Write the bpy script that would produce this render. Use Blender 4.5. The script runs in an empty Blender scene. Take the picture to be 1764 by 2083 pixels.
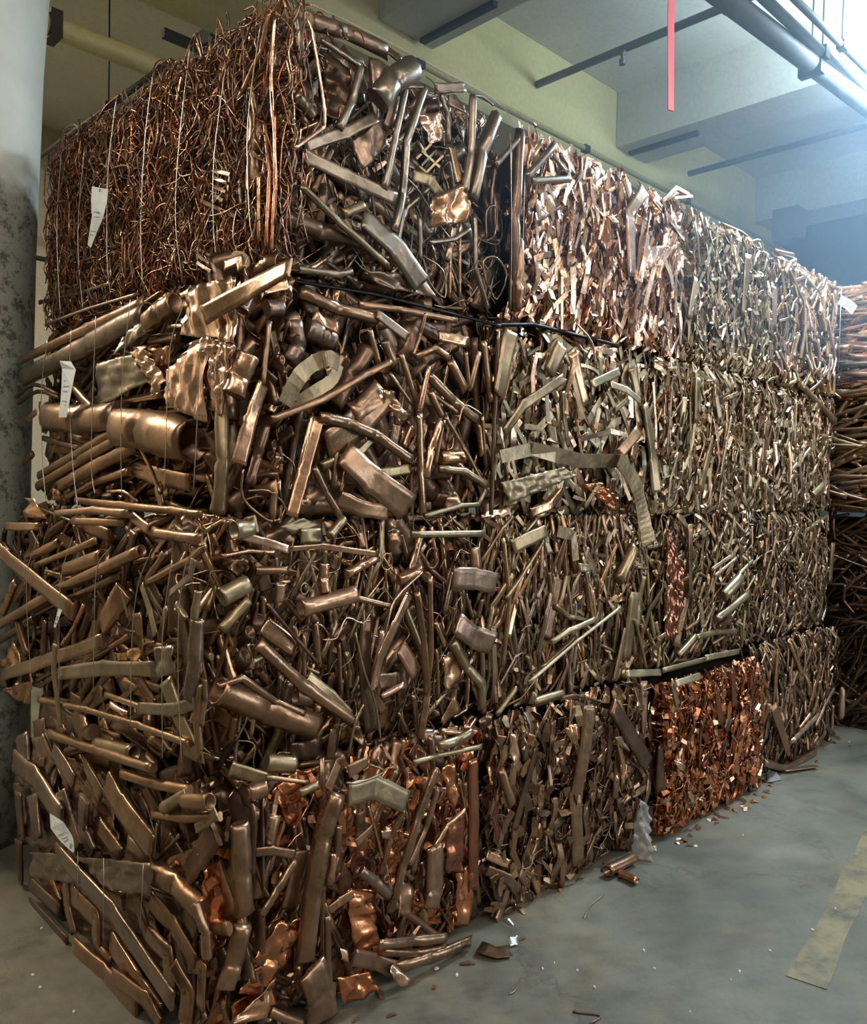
import bpy, math, random
import numpy as np
from mathutils import Vector, Matrix, Euler
random.seed(7); np.random.seed(7)
R = math.radians
scene = bpy.context.scene
col = scene.collection

# ------------------------------------------------------------------ camera
FPX = 1700.0
cam_d = bpy.data.cameras.new('camera'); cam = bpy.data.objects.new('camera', cam_d); col.objects.link(cam)
cam_d.sensor_fit = 'VERTICAL'; cam_d.sensor_height = 36.0; cam_d.lens = FPX/2083*36.0
cam_d.clip_start = 0.05; cam_d.clip_end = 200
CAM = Vector((-1.265, -2.025, 1.60))
YAW, PITCH, ROLL = -44.68, -1.75, 1.25
M = Matrix.Rotation(R(YAW), 4, 'Z') @ Matrix.Rotation(R(90+PITCH), 4, 'X') @ Matrix.Rotation(R(ROLL), 4, 'Z')
cam.matrix_world = Matrix.Translation(CAM) @ M
scene.camera = cam

# ------------------------------------------------------------------ colour management, world
scene.view_settings.view_transform = 'Standard'; scene.view_settings.look = 'None'
scene.view_settings.gamma = 1.0; scene.view_settings.use_curve_mapping = False
scene.view_settings.exposure = 0.12
w = bpy.data.worlds.new('world'); scene.world = w; w.use_nodes = True
w.node_tree.nodes['Background'].inputs[0].default_value = (0.5, 0.55, 0.6, 1)
w.node_tree.nodes['Background'].inputs[1].default_value = 0.1

# ------------------------------------------------------------------ lights (ceiling lamps of the warehouse and an added cool fill)
def area(name, loc, target, sx, sy, power, color):
    l = bpy.data.lights.new(name, 'AREA'); l.shape = 'RECTANGLE'; l.size = sx; l.size_y = sy
    l.energy = power; l.color = color
    o = bpy.data.objects.new(name, l); col.objects.link(o); o.location = loc
    o.rotation_euler = (Vector(target)-Vector(loc)).to_track_quat('-Z', 'Y').to_euler()
    return o
area('cool_side_fill', (7.3, -6.5, 2.4), (2.5, 0.0, 1.8), 3.0, 3.2, 240, (0.84, 0.93, 1.0))  # added cool fill light out of view; no door is built there
# hanging lamps: x, y, z, length, width, colour, strength, label
LAMPS = [
    (4.40, -.55, 4.25, 1.6, .60, (.62,.83,1.0), 98, 'bright bluish-white hanging lamp at the very top right corner'),
    (-.2, -3.6, 4.40, 1.6, .16, (1.0,.94,.89), 140, 'slim warm hanging lamp over the aisle behind the viewer'),
    (2.6, -4.6, 4.40, 1.6, .16, (1.0,.94,.89), 140, 'slim warm hanging lamp over the far side of the aisle'),
    (-3.6, -1.4, 4.40, .16, 1.6, (1.0,.95,.91), 82, 'slim warm hanging lamp to the left of the stack'),
    (-2.9, -4.2, 4.40, 1.6, .16, (1.0,.94,.86), 90, 'slim warm hanging lamp far behind the viewer to the left'),
    (-1.6, 4.3, 4.30, 1.6, .3, (1.0,.88,.68), 170, 'warm hanging lamp beyond the column behind the stack'),
]

# ------------------------------------------------------------------ unprojection: photograph pixel -> point on a plane of the pile
def ray(px, py):
    d = Vector(((px-882.0)/FPX, -(py-1041.5)/FPX, -1.0)); return (M.to_3x3() @ d).normalized()
def on_plane(px, py, axis, val):
    d = ray(px, py); t = (val-CAM[axis])/d[axis]; return CAM + d*t
def depth_of(p):
    return -((M.to_3x3().inverted() @ (Vector(p)-CAM)).z)

# ------------------------------------------------------------------ materials
def mat(name):
    m = bpy.data.materials.new(name); m.use_nodes = True; nt = m.node_tree
    return m, nt, nt.nodes['Principled BSDF']
def nd(nt, t, **k):
    n = nt.nodes.new(t)
    for a, b in k.items(): setattr(n, a, b)
    return n
def plain(name, c, rough=0.5, metal=0.0):
    m, nt, b = mat(name); b.inputs['Base Color'].default_value = (*c, 1)
    b.inputs['Roughness'].default_value = rough; b.inputs['Metallic'].default_value = metal
    return m
def noise(nt, scale, detail=5, rough=0.6, src='Object', vscale=None):
    tc = nd(nt, 'ShaderNodeTexCoord'); n = nd(nt, 'ShaderNodeTexNoise')
    n.inputs['Scale'].default_value = scale; n.inputs['Detail'].default_value = detail; n.inputs['Roughness'].default_value = rough
    if vscale:
        mp = nd(nt, 'ShaderNodeMapping'); mp.inputs['Scale'].default_value = vscale
        nt.links.new(tc.outputs[src], mp.inputs[0]); nt.links.new(mp.outputs[0], n.inputs['Vector'])
    else: nt.links.new(tc.outputs[src], n.inputs['Vector'])
    return n
def ramp(nt, src, stops):
    r = nd(nt, 'ShaderNodeValToRGB'); nt.links.new(src, r.inputs[0])
    e = r.color_ramp.elements
    while len(e) < len(stops): e.new(0.5)
    for i, (p, c) in enumerate(stops): e[i].position = p; e[i].color = (*c, 1)
    return r
def mixc(nt, fac, a, b, mode='MIX'):
    m = nd(nt, 'ShaderNodeMix', data_type='RGBA', blend_type=mode)
    for v, i in ((fac, 0), (a, 6), (b, 7)):
        if isinstance(v, (int, float)): m.inputs[i].default_value = v
        elif isinstance(v, tuple): m.inputs[i].default_value = (*v, 1)
        else: nt.links.new(v, m.inputs[i])
    return m.outputs[2]

def copper_material():
    m, nt, b = mat('scrap_copper')
    at = nd(nt, 'ShaderNodeAttribute'); at.attribute_name = 'tone'
    n1 = noise(nt, 9, 5, .65); r1 = ramp(nt, n1.outputs[0], [(0.35, (0.72, 0.70, 0.68)), (0.62, (1.12, 1.08, 1.02))])
    c = mixc(nt, 1.0, at.outputs['Color'], r1.outputs[0], 'MULTIPLY')
    n2 = noise(nt, 55, 3, .6); r2 = ramp(nt, n2.outputs[0], [(0.3, (0.84, 0.84, 0.84)), (0.65, (1.08, 1.08, 1.08))])
    c = mixc(nt, 0.8, c, r2.outputs[0], 'MULTIPLY')
    nt.links.new(c, b.inputs['Base Color'])
    # roughness and metal from the alpha (0 dull oxide .. 1 bright metal)
    mr = nd(nt, 'ShaderNodeMapRange'); mr.inputs['To Min'].default_value = 0.40; mr.inputs['To Max'].default_value = 0.16
    nt.links.new(at.outputs['Alpha'], mr.inputs[0])
    ad = nd(nt, 'ShaderNodeMath', operation='MULTIPLY_ADD'); ad.inputs[1].default_value = 0.25; 
    nt.links.new(n1.outputs[0], ad.inputs[0]); nt.links.new(mr.outputs[0], ad.inputs[2])
    sb = nd(nt, 'ShaderNodeMath', operation='SUBTRACT'); sb.inputs[1].default_value = 0.10
    nt.links.new(ad.outputs[0], sb.inputs[0]); nt.links.new(sb.outputs[0], b.inputs['Roughness'])
    mm = nd(nt, 'ShaderNodeMapRange'); mm.inputs['To Min'].default_value = 0.78; mm.inputs['To Max'].default_value = 1.0
    nt.links.new(at.outputs['Alpha'], mm.inputs[0]); nt.links.new(mm.outputs[0], b.inputs['Metallic'])
    bp = nd(nt, 'ShaderNodeBump'); bp.inputs['Strength'].default_value = 0.22; bp.inputs['Distance'].default_value = 0.01
    n3 = noise(nt, 26, 3, .5); nt.links.new(n3.outputs[0], bp.inputs['Height']); nt.links.new(bp.outputs[0], b.inputs['Normal'])
    return m
COPPER = copper_material()

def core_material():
    m, nt, b = mat('packed_scrap')  # near-black colour carries the shade of the gaps between pieces
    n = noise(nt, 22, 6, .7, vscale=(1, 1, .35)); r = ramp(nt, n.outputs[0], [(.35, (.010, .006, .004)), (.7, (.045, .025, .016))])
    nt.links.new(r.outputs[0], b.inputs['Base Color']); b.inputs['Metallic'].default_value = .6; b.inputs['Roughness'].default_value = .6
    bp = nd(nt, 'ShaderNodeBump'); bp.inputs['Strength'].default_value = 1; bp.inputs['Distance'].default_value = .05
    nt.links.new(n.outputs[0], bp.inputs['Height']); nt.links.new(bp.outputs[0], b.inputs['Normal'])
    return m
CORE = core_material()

def floor_material():
    m, nt, b = mat('worn_concrete_floor')
    n = noise(nt, 1.1, 9, .68); r = ramp(nt, n.outputs[0], [(.34, (.050, .050, .038)), (.5, (.100, .094, .068)), (.66, (.150, .140, .104))])
    n2 = noise(nt, 9, 9, .8); r2 = ramp(nt, n2.outputs[0], [(.32, (.55, .56, .56)), (.5, (1, 1, 1)), (.7, (1.35, 1.30, 1.22))])
    c = mixc(nt, 1.0, r.outputs[0], r2.outputs[0], 'MULTIPLY')
    n4 = noise(nt, 2.3, 6, .7, vscale=(1, 2.2, 1)); r4 = ramp(nt, n4.outputs[0], [(.5, (1, 1, 1)), (.68, (1.12, .98, .80))])   # brown dust
    c = mixc(nt, 1.0, c, r4.outputs[0], 'MULTIPLY')
    # hairline cracks
    tc = nd(nt, 'ShaderNodeTexCoord'); v = nd(nt, 'ShaderNodeTexVoronoi', feature='DISTANCE_TO_EDGE'); v.inputs['Scale'].default_value = .55
    nw = noise(nt, 2.5, 6, .7); ma = nd(nt, 'ShaderNodeVectorMath', operation='MULTIPLY_ADD')
    ma.inputs[1].default_value = (.9, .9, 0); nt.links.new(nw.outputs['Color'], ma.inputs[0]); nt.links.new(tc.outputs['Object'], ma.inputs[2])
    nt.links.new(ma.outputs[0], v.inputs['Vector'])
    rc = ramp(nt, v.outputs['Distance'], [(0.0, (.62, .62, .62)), (.008, (1, 1, 1))])
    c = mixc(nt, .8, c, rc.outputs[0], 'MULTIPLY')
    nt.links.new(c, b.inputs['Base Color'])
    rr = ramp(nt, n2.outputs[0], [(.3, (.42,)*3), (.7, (.7,)*3)]); nt.links.new(rr.outputs[0], b.inputs['Roughness'])
    bp = nd(nt, 'ShaderNodeBump'); bp.inputs['Strength'].default_value = .25; bp.inputs['Distance'].default_value = .01
    nt.links.new(n2.outputs[0], bp.inputs['Height']); nt.links.new(bp.outputs[0], b.inputs['Normal'])
    return m
def wall_mat(name, c1, c2, scale=1.5, rough=.8, fine=30):
    m, nt, b = mat(name)
    n = noise(nt, scale, 6, .6); r = ramp(nt, n.outputs[0], [(.3, c1), (.7, c2)])
    n2 = noise(nt, fine, 5, .7); r2 = ramp(nt, n2.outputs[0], [(.3, (.88,)*3), (.7, (1.08,)*3)])
    c = mixc(nt, 1.0, r.outputs[0], r2.outputs[0], 'MULTIPLY'); nt.links.new(c, b.inputs['Base Color'])
    b.inputs['Roughness'].default_value = rough
    bp = nd(nt, 'ShaderNodeBump'); bp.inputs['Strength'].default_value = .15; bp.inputs['Distance'].default_value = .01
    nt.links.new(n2.outputs[0], bp.inputs['Height']); nt.links.new(bp.outputs[0], b.inputs['Normal'])
    return m
FLOOR = floor_material()
CEIL = wall_mat('ceiling_paint', (.52, .52, .46), (.62, .62, .54))
YELLOW = wall_mat('yellowed_beam_paint', (.50, .46, .22), (.58, .53, .27))
WALL = wall_mat('wall_paint', (.42, .38, .29), (.50, .45, .34))
PIPEY = wall_mat('yellow_pipe_paint', (.42, .37, .17), (.50, .44, .22), rough=.5)
PIPEG = wall_mat('grey_pipe_paint', (.10, .11, .11), (.15, .16, .16), rough=.5)
IRON = plain('dark_iron', (.02, .02, .02), .55, .3)
WIREM = plain('baling_wire_steel', (.62, .58, .52), .3, .9)
PAPER = wall_mat('paper_tag', (.72, .76, .76), (.80, .84, .84), 8, .6)
PINK = plain('pink_plastic', (.9, .22, .30), .35)
INK = plain('tag_ink', (.25, .3, .33), .6)

def column_material():
    m, nt, b = mat('painted_column')
    tc = nd(nt, 'ShaderNodeTexCoord'); sx = nd(nt, 'ShaderNodeSeparateXYZ'); nt.links.new(tc.outputs['Object'], sx.inputs[0])
    n = noise(nt, 3.0, 6, .65)
    ad = nd(nt, 'ShaderNodeMath', operation='MULTIPLY_ADD'); ad.inputs[1].default_value = .35
    nt.links.new(n.outputs[0], ad.inputs[0]); nt.links.new(sx.outputs['Z'], ad.inputs[2])
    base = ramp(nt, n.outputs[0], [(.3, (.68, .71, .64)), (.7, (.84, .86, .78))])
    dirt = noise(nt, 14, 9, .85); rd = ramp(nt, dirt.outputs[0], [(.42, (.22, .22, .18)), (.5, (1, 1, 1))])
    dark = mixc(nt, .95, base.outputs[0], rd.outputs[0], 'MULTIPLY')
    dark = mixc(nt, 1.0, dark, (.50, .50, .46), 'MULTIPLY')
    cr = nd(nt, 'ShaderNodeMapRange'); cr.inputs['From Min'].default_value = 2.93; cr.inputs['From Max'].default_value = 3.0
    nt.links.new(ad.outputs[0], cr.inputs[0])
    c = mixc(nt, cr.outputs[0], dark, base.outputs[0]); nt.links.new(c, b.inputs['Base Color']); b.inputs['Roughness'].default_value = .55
    return m
COLM = column_material()

# ------------------------------------------------------------------ object helpers
def link(name, me, parent=None):
    o = bpy.data.objects.new(name, me); col.objects.link(o)
    if parent: o.parent = parent
    return o
def raw(name, V, F, m, parent=None, smooth=False, C=None):
    me = bpy.data.meshes.new(name); me.from_pydata([tuple(v) for v in V], [], [tuple(f) for f in F]); me.materials.append(m)
    if smooth: me.polygons.foreach_set('use_smooth', [len(f) <= 4 for f in F])
    if C is not None:
        a = me.color_attributes.new('tone', 'FLOAT_COLOR', 'POINT'); a.data.foreach_set('color', np.asarray(C, dtype=np.float32).ravel())
    me.update(); return link(name, me, parent)
def tag(o, label=None, cat=None, group=None, kind=None):
    if label: o['label'] = label
    if cat: o['category'] = cat
    if group: o['group'] = group
    if kind: o['kind'] = kind
    return o
def empty(name, loc):
    o = bpy.data.objects.new(name, None); col.objects.link(o); o.location = loc; o.empty_display_size = .1; return o
def box_vf(x0, x1, y0, y1, z0, z1):
    V = [(x0,y0,z0),(x1,y0,z0),(x1,y1,z0),(x0,y1,z0),(x0,y0,z1),(x1,y0,z1),(x1,y1,z1),(x0,y1,z1)]
    F = [(0,3,2,1),(4,5,6,7),(0,1,5,4),(1,2,6,5),(2,3,7,6),(3,0,4,7)]
    return V, F
def box(name, x0, x1, y0, y1, z0, z1, m, parent=None):
    V, F = box_vf(x0, x1, y0, y1, z0, z1); return raw(name, V, F, m, parent)

# ------------------------------------------------------------------ pieces of scrap: sweeps
class Bag:
    def __init__(s): s.V=[]; s.F=[]; s.C=[]; s.n=0
    def add(s, p):
        V, F, C = p; s.V.append(V); s.C.append(C); k=s.n; s.F += [tuple(i+k for i in f) for f in F]; s.n += len(V)
    def build(s, name, parent=None, m=None, smooth=True):
        return raw(name, np.concatenate(s.V), s.F, m or COPPER, parent, smooth, np.concatenate(s.C))
_ft = {}
def facets(n, k, e0, e1):
    key = (n,k,e0,e1)
    if key in _ft: return _ft[key]
    F = [(i*k+j, i*k+(j+1)%k, (i+1)*k+(j+1)%k, (i+1)*k+j) for i in range(n-1) for j in range(k)]
    F.append(tuple(range(k-1,-1,-1))) ; F.append(tuple((n-1)*k+j for j in range(k)))
    _ft[key] = F; return F
FLAT_C = np.array([1,.93,.5,0,-.5,-.93,-1,-.93,-.5,0,.5,.93]); FLAT_S = np.array([0,.72,1,.62,1,.72,0,-.72,-1,-.8,-1,-.72])
def sweep(P, A, B, N, color, shine, k=10, e0=0, e1=0, jitter=.05, twist=None, prof=None):
    """P path, A half width across the face, B half thickness outwards, N face normal; e=1 open mouth."""
    P = np.asarray(P, float); A = np.asarray(A, float); B = np.asarray(B, float)
    T = np.gradient(P, axis=0); T /= np.linalg.norm(T, axis=1)[:,None]+1e-9
    N = np.asarray(N, float); S = np.cross(T, N); l = np.linalg.norm(S, axis=1); bad = l<.15
    S[bad] = np.cross(T[bad], (0,0,1.0)) ; S /= np.linalg.norm(S, axis=1)[:,None]+1e-9
    U = np.cross(S, T)
    if twist is not None:
        c, s_ = np.cos(twist)[:,None], np.sin(twist)[:,None]; S, U = S*c+U*s_, U*c-S*s_
    rings = list(zip(P, A, B, S, U))
    if e1:   # mouth: rim, lip and inner wall
        r = max(A[-1], B[-1]); d = T[-1]
        rings += [(P[-1], A[-1]*.84, B[-1]*.80, S[-1], U[-1]), (P[-1]-d*r*2.2, A[-1]*.7, B[-1]*.66, S[-1], U[-1])]
    if e0:
        r = max(A[0], B[0]); d = T[0]
        rings = [(P[0]+d*r*2.2, A[0]*.7, B[0]*.66, S[0], U[0]), (P[0], A[0]*.84, B[0]*.80, S[0], U[0])] + rings
    th = np.arange(k)*2*math.pi/k + (math.pi/4 if k == 4 else 0)
    ct, st = np.cos(th), np.sin(th)
    if k == 4: ct, st = ct*1.414, st*1.414
    if prof == 'f': ct, st = FLAT_C*1.0, FLAT_S*1.0; k = 12
    if prof == 't':      # one or two long creases where the tube was crushed
        rr = np.ones(k)
        for _ in range(random.choice((0,1,1,2))):
            t0 = random.uniform(0, 2*math.pi); dd = np.abs((th-t0+math.pi)%(2*math.pi)-math.pi); rr -= random.uniform(.12,.5)*np.exp(-(dd/.55)**2)
        ct, st = ct*rr, st*rr
    jit = 1+np.random.uniform(-jitter, jitter, (len(rings), k)) if jitter else np.ones((len(rings),k))
    V = np.concatenate([p + (a*ct*j)[:,None]*s_ + (b*st*j)[:,None]*u for (p,a,b,s_,u), j in zip(rings, jit)])
    C = np.tile(np.array([*color, float(shine)]), (len(V),1)); C[:,:3] *= np.random.uniform(.93,1.07,(len(V),1))
    return V, facets(len(rings), k, e0, e1), C
def densify(pts, w, kind):
    """polyline with kinks -> nodes with half widths; flattened at the kinks as crushed tube is"""
    pts = [np.asarray(p, float) for p in pts]; P=[]; A=[]; B=[]
    fl = {'t':.85,'o':.85,'p':.9,'f':.24,'s':.05,'w':1.0}[kind]
    n = len(pts)
    for i in range(n-1):
        a, b = pts[i], pts[i+1]
        for t in ((0,.1,.35,.65,.9) if kind not in 'sw' else (0,.5)):
            sq = 1.0; wd = 1.0
            if t == 0 and kind in 'tof':
                if i == 0: sq = random.uniform(.35,.8) if kind != 'o' else .75; wd = random.uniform(.95,1.15)
                else: sq = .5; wd = 1.12
            P.append(a+(b-a)*t); r = random.uniform(.93,1.07)
            A.append(w*wd*r); B.append(w*fl*sq*random.uniform(.85,1.1))
    pinch = kind == 't' and random.random() < .5
    P.append(pts[-1]); e = 1.0 if kind in ('o','p','w','s') else (.18 if pinch else random.uniform(.5,.9))
    A.append(w*(1.05 if kind == 'o' else 1.2 if pinch else 1)); B.append(w*fl*e)
    return P, A, B
def smooth_path(pts, n=3):
    """Catmull-Rom through the points"""
    pts = [np.asarray(p, float) for p in pts]
    if len(pts) < 3: return pts
    q = [2*pts[0]-pts[1]]+pts+[2*pts[-1]-pts[-2]]; out=[]
    for i in range(1, len(q)-2):
        for j in range(n):
            t=j/n; a,b,c,d=q[i-1:i+3]
            out.append(.5*((2*b)+(-a+c)*t+(2*a-5*b+4*c-d)*t*t+(-a+3*b-3*c+d)*t**3))
    return out+[pts[-1]]
def foil(c4, N, color, shine, amp=.02, m=None, thick=.002, freq=7):
    """crumpled sheet spanned by four corners, with real thickness"""
    c4 = [np.asarray(p, float) for p in c4]; N = np.asarray(N, float)
    L1 = np.linalg.norm(c4[1]-c4[0]); L2 = np.linalg.norm(c4[3]-c4[0]); 
    nu = max(4, min(30, int(L1/.011))); nv = max(4, min(30, int(L2/.011)))
    U, Vv = np.meshgrid(np.linspace(0,1,nu+1), np.linspace(0,1,nv+1)); U=U.ravel(); Vv=Vv.ravel()
    P = ((1-U)*(1-Vv))[:,None]*c4[0]+(U*(1-Vv))[:,None]*c4[1]+(U*Vv)[:,None]*c4[2]+((1-U)*Vv)[:,None]*c4[3]
    h = np.zeros(len(P)); ph = np.random.rand(12)*6.28
    for i in range(6):
        ang = random.uniform(0, math.pi); f = random.uniform(.4,2.6)*freq
        h += np.abs(((U*L1*math.cos(ang)+Vv*L2*math.sin(ang))*f*2.5+ph[i]) % 2 -1)*random.uniform(.4,1)
    h = (h/6-.35)*2*amp + np.random.uniform(-.09,.09,len(P))*amp
    P = P + h[:,None]*N + np.random.uniform(-1,1,P.shape)*min(L1,L2)*.006
    Q = P - N*thick; n=len(P); F=[]
    for j in range(nv):
        for i in range(nu):
            a=j*(nu+1)+i; b=a+1; c=a+nu+2; d=a+nu+1
            F.append((a,b,c,d)); F.append((a+n,d+n,c+n,b+n))
    ring = list(range(nu+1))+[j*(nu+1)+nu for j in range(1,nv+1)]+[nv*(nu+1)+i for i in range(nu-1,-1,-1)]+[j*(nu+1) for j in range(nv-1,0,-1)]
    for a, b in zip(ring, ring[1:]+ring[:1]): F.append((b,a,a+n,b+n))
    V = np.concatenate([P,Q]); C = np.tile(np.array([*color, float(shine)]), (len(V),1))
    return V, F, C

TONES = {  # base colour, brightness of the metal
    'b': ((.33,.205,.13),.42), 'd': ((.17,.105,.07),.30), 'm': ((.28,.20,.155),.32), 'k': ((.30,.25,.20),.35),
    'g': ((.34,.265,.165),.26), 'c': ((.58,.35,.225),.72), 'p': ((.85,.57,.44),.7), 'o': ((.66,.27,.13),.85),
    'r': ((.36,.15,.09),.7), 'x': ((.012,.011,.012),.2), 'y': ((.48,.40,.27),.2)}
def tone(t, v=.16):
    (c, s) = TONES[t]; k = random.uniform(1-v,1+v); h = random.uniform(-.05,.05)
    return (min(1,c[0]*k*(1+h)), min(1,c[1]*k), min(1,c[2]*k*(1-h))), min(1, max(0, s+random.uniform(-.15,.15)))
# ------------------------------------------------------------------ the hall
HC, HB, HG = 4.80, 4.36, 4.125
def struct(name, x0,x1,y0,y1,z0,z1,m):
    return tag(box(name,x0,x1,y0,y1,z0,z1,m), kind='structure')
struct('floor', -9, 7.75, -9, 7, -.1, 0, FLOOR)
struct('ceiling', -9, 7.75, -9, 7, HC, HC+.15, CEIL)
struct('wall_back', -9, 7.75, 6.0, 6.15, 0, HC, WALL)
struct('wall_left', -9.15, -9, -9, 7, 0, HC, WALL)
struct('wall_front', -9, 7.75, -9.15, -9, 0, HC, WALL)
struct('wall_right', 7.58, 7.75, -9, 6, 0, HC, wall_mat('dark_far_wall', (.045,.055,.06), (.07,.08,.085)))  # added partition, coloured dark in place of the unlit hall beyond
struct('trim_1', -9, 7.75, 1.84, 2.30, HG, HC, YELLOW)          # girder along the stack
i = 2
for u in (-3.05, -.52, 2.01, 4.53, 7.06):                              # cross beams
    struct('trim_%d' % i, u, u+.45, -9, 1.835, HB, HC, CEIL); i += 1
    struct('trim_%d' % i, u, u+.45, 2.305, 6, HB, HC, CEIL); i += 1

def tube_obj(name, pts, r, m, parent=None, k=16):
    P = smooth_path(pts, 4) if len(pts) > 2 else [np.array(p, float) for p in pts]
    V, F, C = sweep(P, [r]*len(P), [r]*len(P), (0.3,0.1,1), (1,1,1), 0, k, 0, 0, 0); return raw(name, V, F, m, parent, True)
def lathe(name, prof, m, parent=None, k=40):
    V=[]; F=[]
    for r, z in prof: V += [(r*math.cos(2*math.pi*j/k), r*math.sin(2*math.pi*j/k), z) for j in range(k)]
    for i_ in range(len(prof)-1): F += [(i_*k+j, i_*k+(j+1)%k, (i_+1)*k+(j+1)%k, (i_+1)*k+j) for j in range(k)]
    F.append(tuple(range(k-1,-1,-1))); F.append(tuple((len(prof)-1)*k+j for j in range(k)))
    return raw(name, V, F, m, parent, True)

# round column
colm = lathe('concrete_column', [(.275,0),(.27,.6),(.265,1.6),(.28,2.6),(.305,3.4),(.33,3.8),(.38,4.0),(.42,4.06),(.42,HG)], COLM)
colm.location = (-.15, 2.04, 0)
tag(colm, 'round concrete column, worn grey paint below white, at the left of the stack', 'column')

# ceiling pipes
def pipe_thing(name, pts, r, m, label, cat='pipe', hang=(), hang_rod=True):
    root = empty(name, pts[0]); tag(root, label, cat); off = np.array(pts[0])
    tube_obj('pipe_run', [np.array(p)-off for p in pts], r, m, root)
    for h in hang:
        h = np.array(h)-off
        if hang_rod: tube_obj('hanger_rod', [h, (h[0],h[1],HC-off[2])], .005, IRON, root, 8)
        V, F = box_vf(h[0]-.03, h[0]+.03, h[1]-r*1.15, h[1]+r*1.15, h[2]-r*1.2, h[2]+r*1.2); raw('pipe_clamp', V, F, IRON, root)
    return root
pipe_thing('sprinkler_main', [(-8,2.62,3.98),(7.5,2.62,3.98)], .058, PIPEY, 'thick yellowed pipe under the ceiling behind the column and the wire bale', 'pipe',
           [(.42,2.62,3.98),(1.35,2.62,3.98)], False)
pipe_thing('steel_conduit', [(.93,2.3,3.88),(.93,6,3.88)], .018, IRON, 'dark thin conduit slanting behind the yellow pipe at upper left', 'pipe', [(.93,3.1,3.88)])
pipe_thing('steel_conduit', [(-3,5.2,3.4),(7.5,5.2,3.4)], .02, IRON, 'thin dark conduit low on the rear wall left of the wire bale', 'pipe')

# blue haze volume added to give the lens glare at upper right
def haze():
    m = bpy.data.materials.new('glare_haze'); m.use_nodes = True; nt = m.node_tree; nt.nodes.clear()
    v = nt.nodes.new('ShaderNodeVolumeScatter'); v.inputs['Density'].default_value = HAZE; v.inputs['Anisotropy'].default_value = .3
    v.inputs['Color'].default_value = (.56,.78,1,1); o = nt.nodes.new('ShaderNodeOutputMaterial'); nt.links.new(v.outputs[0], o.inputs['Volume'])
    h = box('trim_haze', 0.3, 7.5, -4.0, 1.80, 2.30, HC-.005, m); tag(h, kind='stuff', label='thin bluish haze added under the ceiling for the lens glare at upper right', cat='haze'); h.name = 'haze'
HAZE = .042
haze()

# ------------------------------------------------------------------ the bales
NAMES = {'t':'copper_tube','o':'copper_tube','p':'copper_tube','f':'flattened_tube','s':'copper_strip','w':'copper_wire',
         'q':'copper_sheet','l':'baling_wire','k':'copper_flake'}
class Bale:
    def __init__(s, key, u0, u1, v0, v1, z0, z1, label):
        s.key=key; s.u0=u0; s.u1=u1; s.v0=v0; s.v1=v1; s.z0=z0; s.z1=z1; s.label=label; s.items=[]
    def face(s, side):
        if side == 'R': return dict(O=np.array([s.u0, s.v0, s.z0]), A=np.array([1.,0,0]), N=np.array([0,-1.,0]), L=s.u1-s.u0, H=s.z1-s.z0)
        return dict(O=np.array([s.u0, s.v1, s.z0]), A=np.array([0,-1.,0]), N=np.array([-1.,0,0]), L=s.v1-s.v0, H=s.z1-s.z0)
    def put(s, kind, pts, w, N, t, mouth=(0,0), v=.16):
        """pts world points, w full width"""
        name = NAMES[kind]; c, sh = tone(t, v); L = sum(np.linalg.norm(np.subtract(a,b)) for a,b in zip(pts[1:],pts))
        if kind == 'q':
            s.items.append((name, w, foil(pts, N, c, sh, amp=.034 if t in 'opc' else .024), True)); return
        k = 4 if kind == 's' else (12 if w > .04 else 9 if w > .02 else 6)
        if kind in 'wl': k = 5; pts = smooth_path(pts, 4 if kind == 'l' else 3)
        if kind == 's' and len(pts) > 3: pts = smooth_path(pts, 3)
        P, A, B = densify(pts, w/2, 'w' if kind in 'wl' else kind)
        if kind == 's': B = [max(.0013, b) for b in B]
        tw = None
        if kind in 'fs': q_ = .16 if s.key == '40' else .38; tw = np.linspace(random.uniform(-q_,q_), random.uniform(-q_,q_), len(P))
        s.items.append((name, L*w, sweep(P, A, B, N, c, sh, k, mouth[0], mouth[1], .04 if kind in 'tof' else 0, tw, 'f' if kind == 'f' else 't' if (kind == 't' and w > .01) else None), kind != 's'))
    def build(s):
        root = empty('scrap_copper_bale', ((s.u0+s.u1)/2, (s.v0+s.v1)/2, s.z0))
        tag(root, s.label, 'bale', 'baled copper scrap in the stack')
        bpy.context.view_layer.update()
        off = np.array(root.location)
        g = .12
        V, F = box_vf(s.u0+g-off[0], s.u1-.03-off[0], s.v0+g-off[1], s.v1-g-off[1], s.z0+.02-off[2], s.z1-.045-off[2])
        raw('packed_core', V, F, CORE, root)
        by = {}
        for it in s.items: by.setdefault(it[0], []).append(it)
        for name, its in by.items():
            its.sort(key=lambda i: -i[1]); m = WIREM if name == 'baling_wire' else COPPER
            for it in its[:99 if len(its) > 99 else 100]:
                V, F, C = it[2]; raw(name, V-off, F, m, root, it[3], C)
            if len(its) > 99:
                b = Bag()
                for it in its[99:]: b.add((it[2][0]-off, it[2][1], it[2][2]))
                tag(b.build(name, root, m, its[-1][3]), kind='stuff')
        s.items = []

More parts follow.
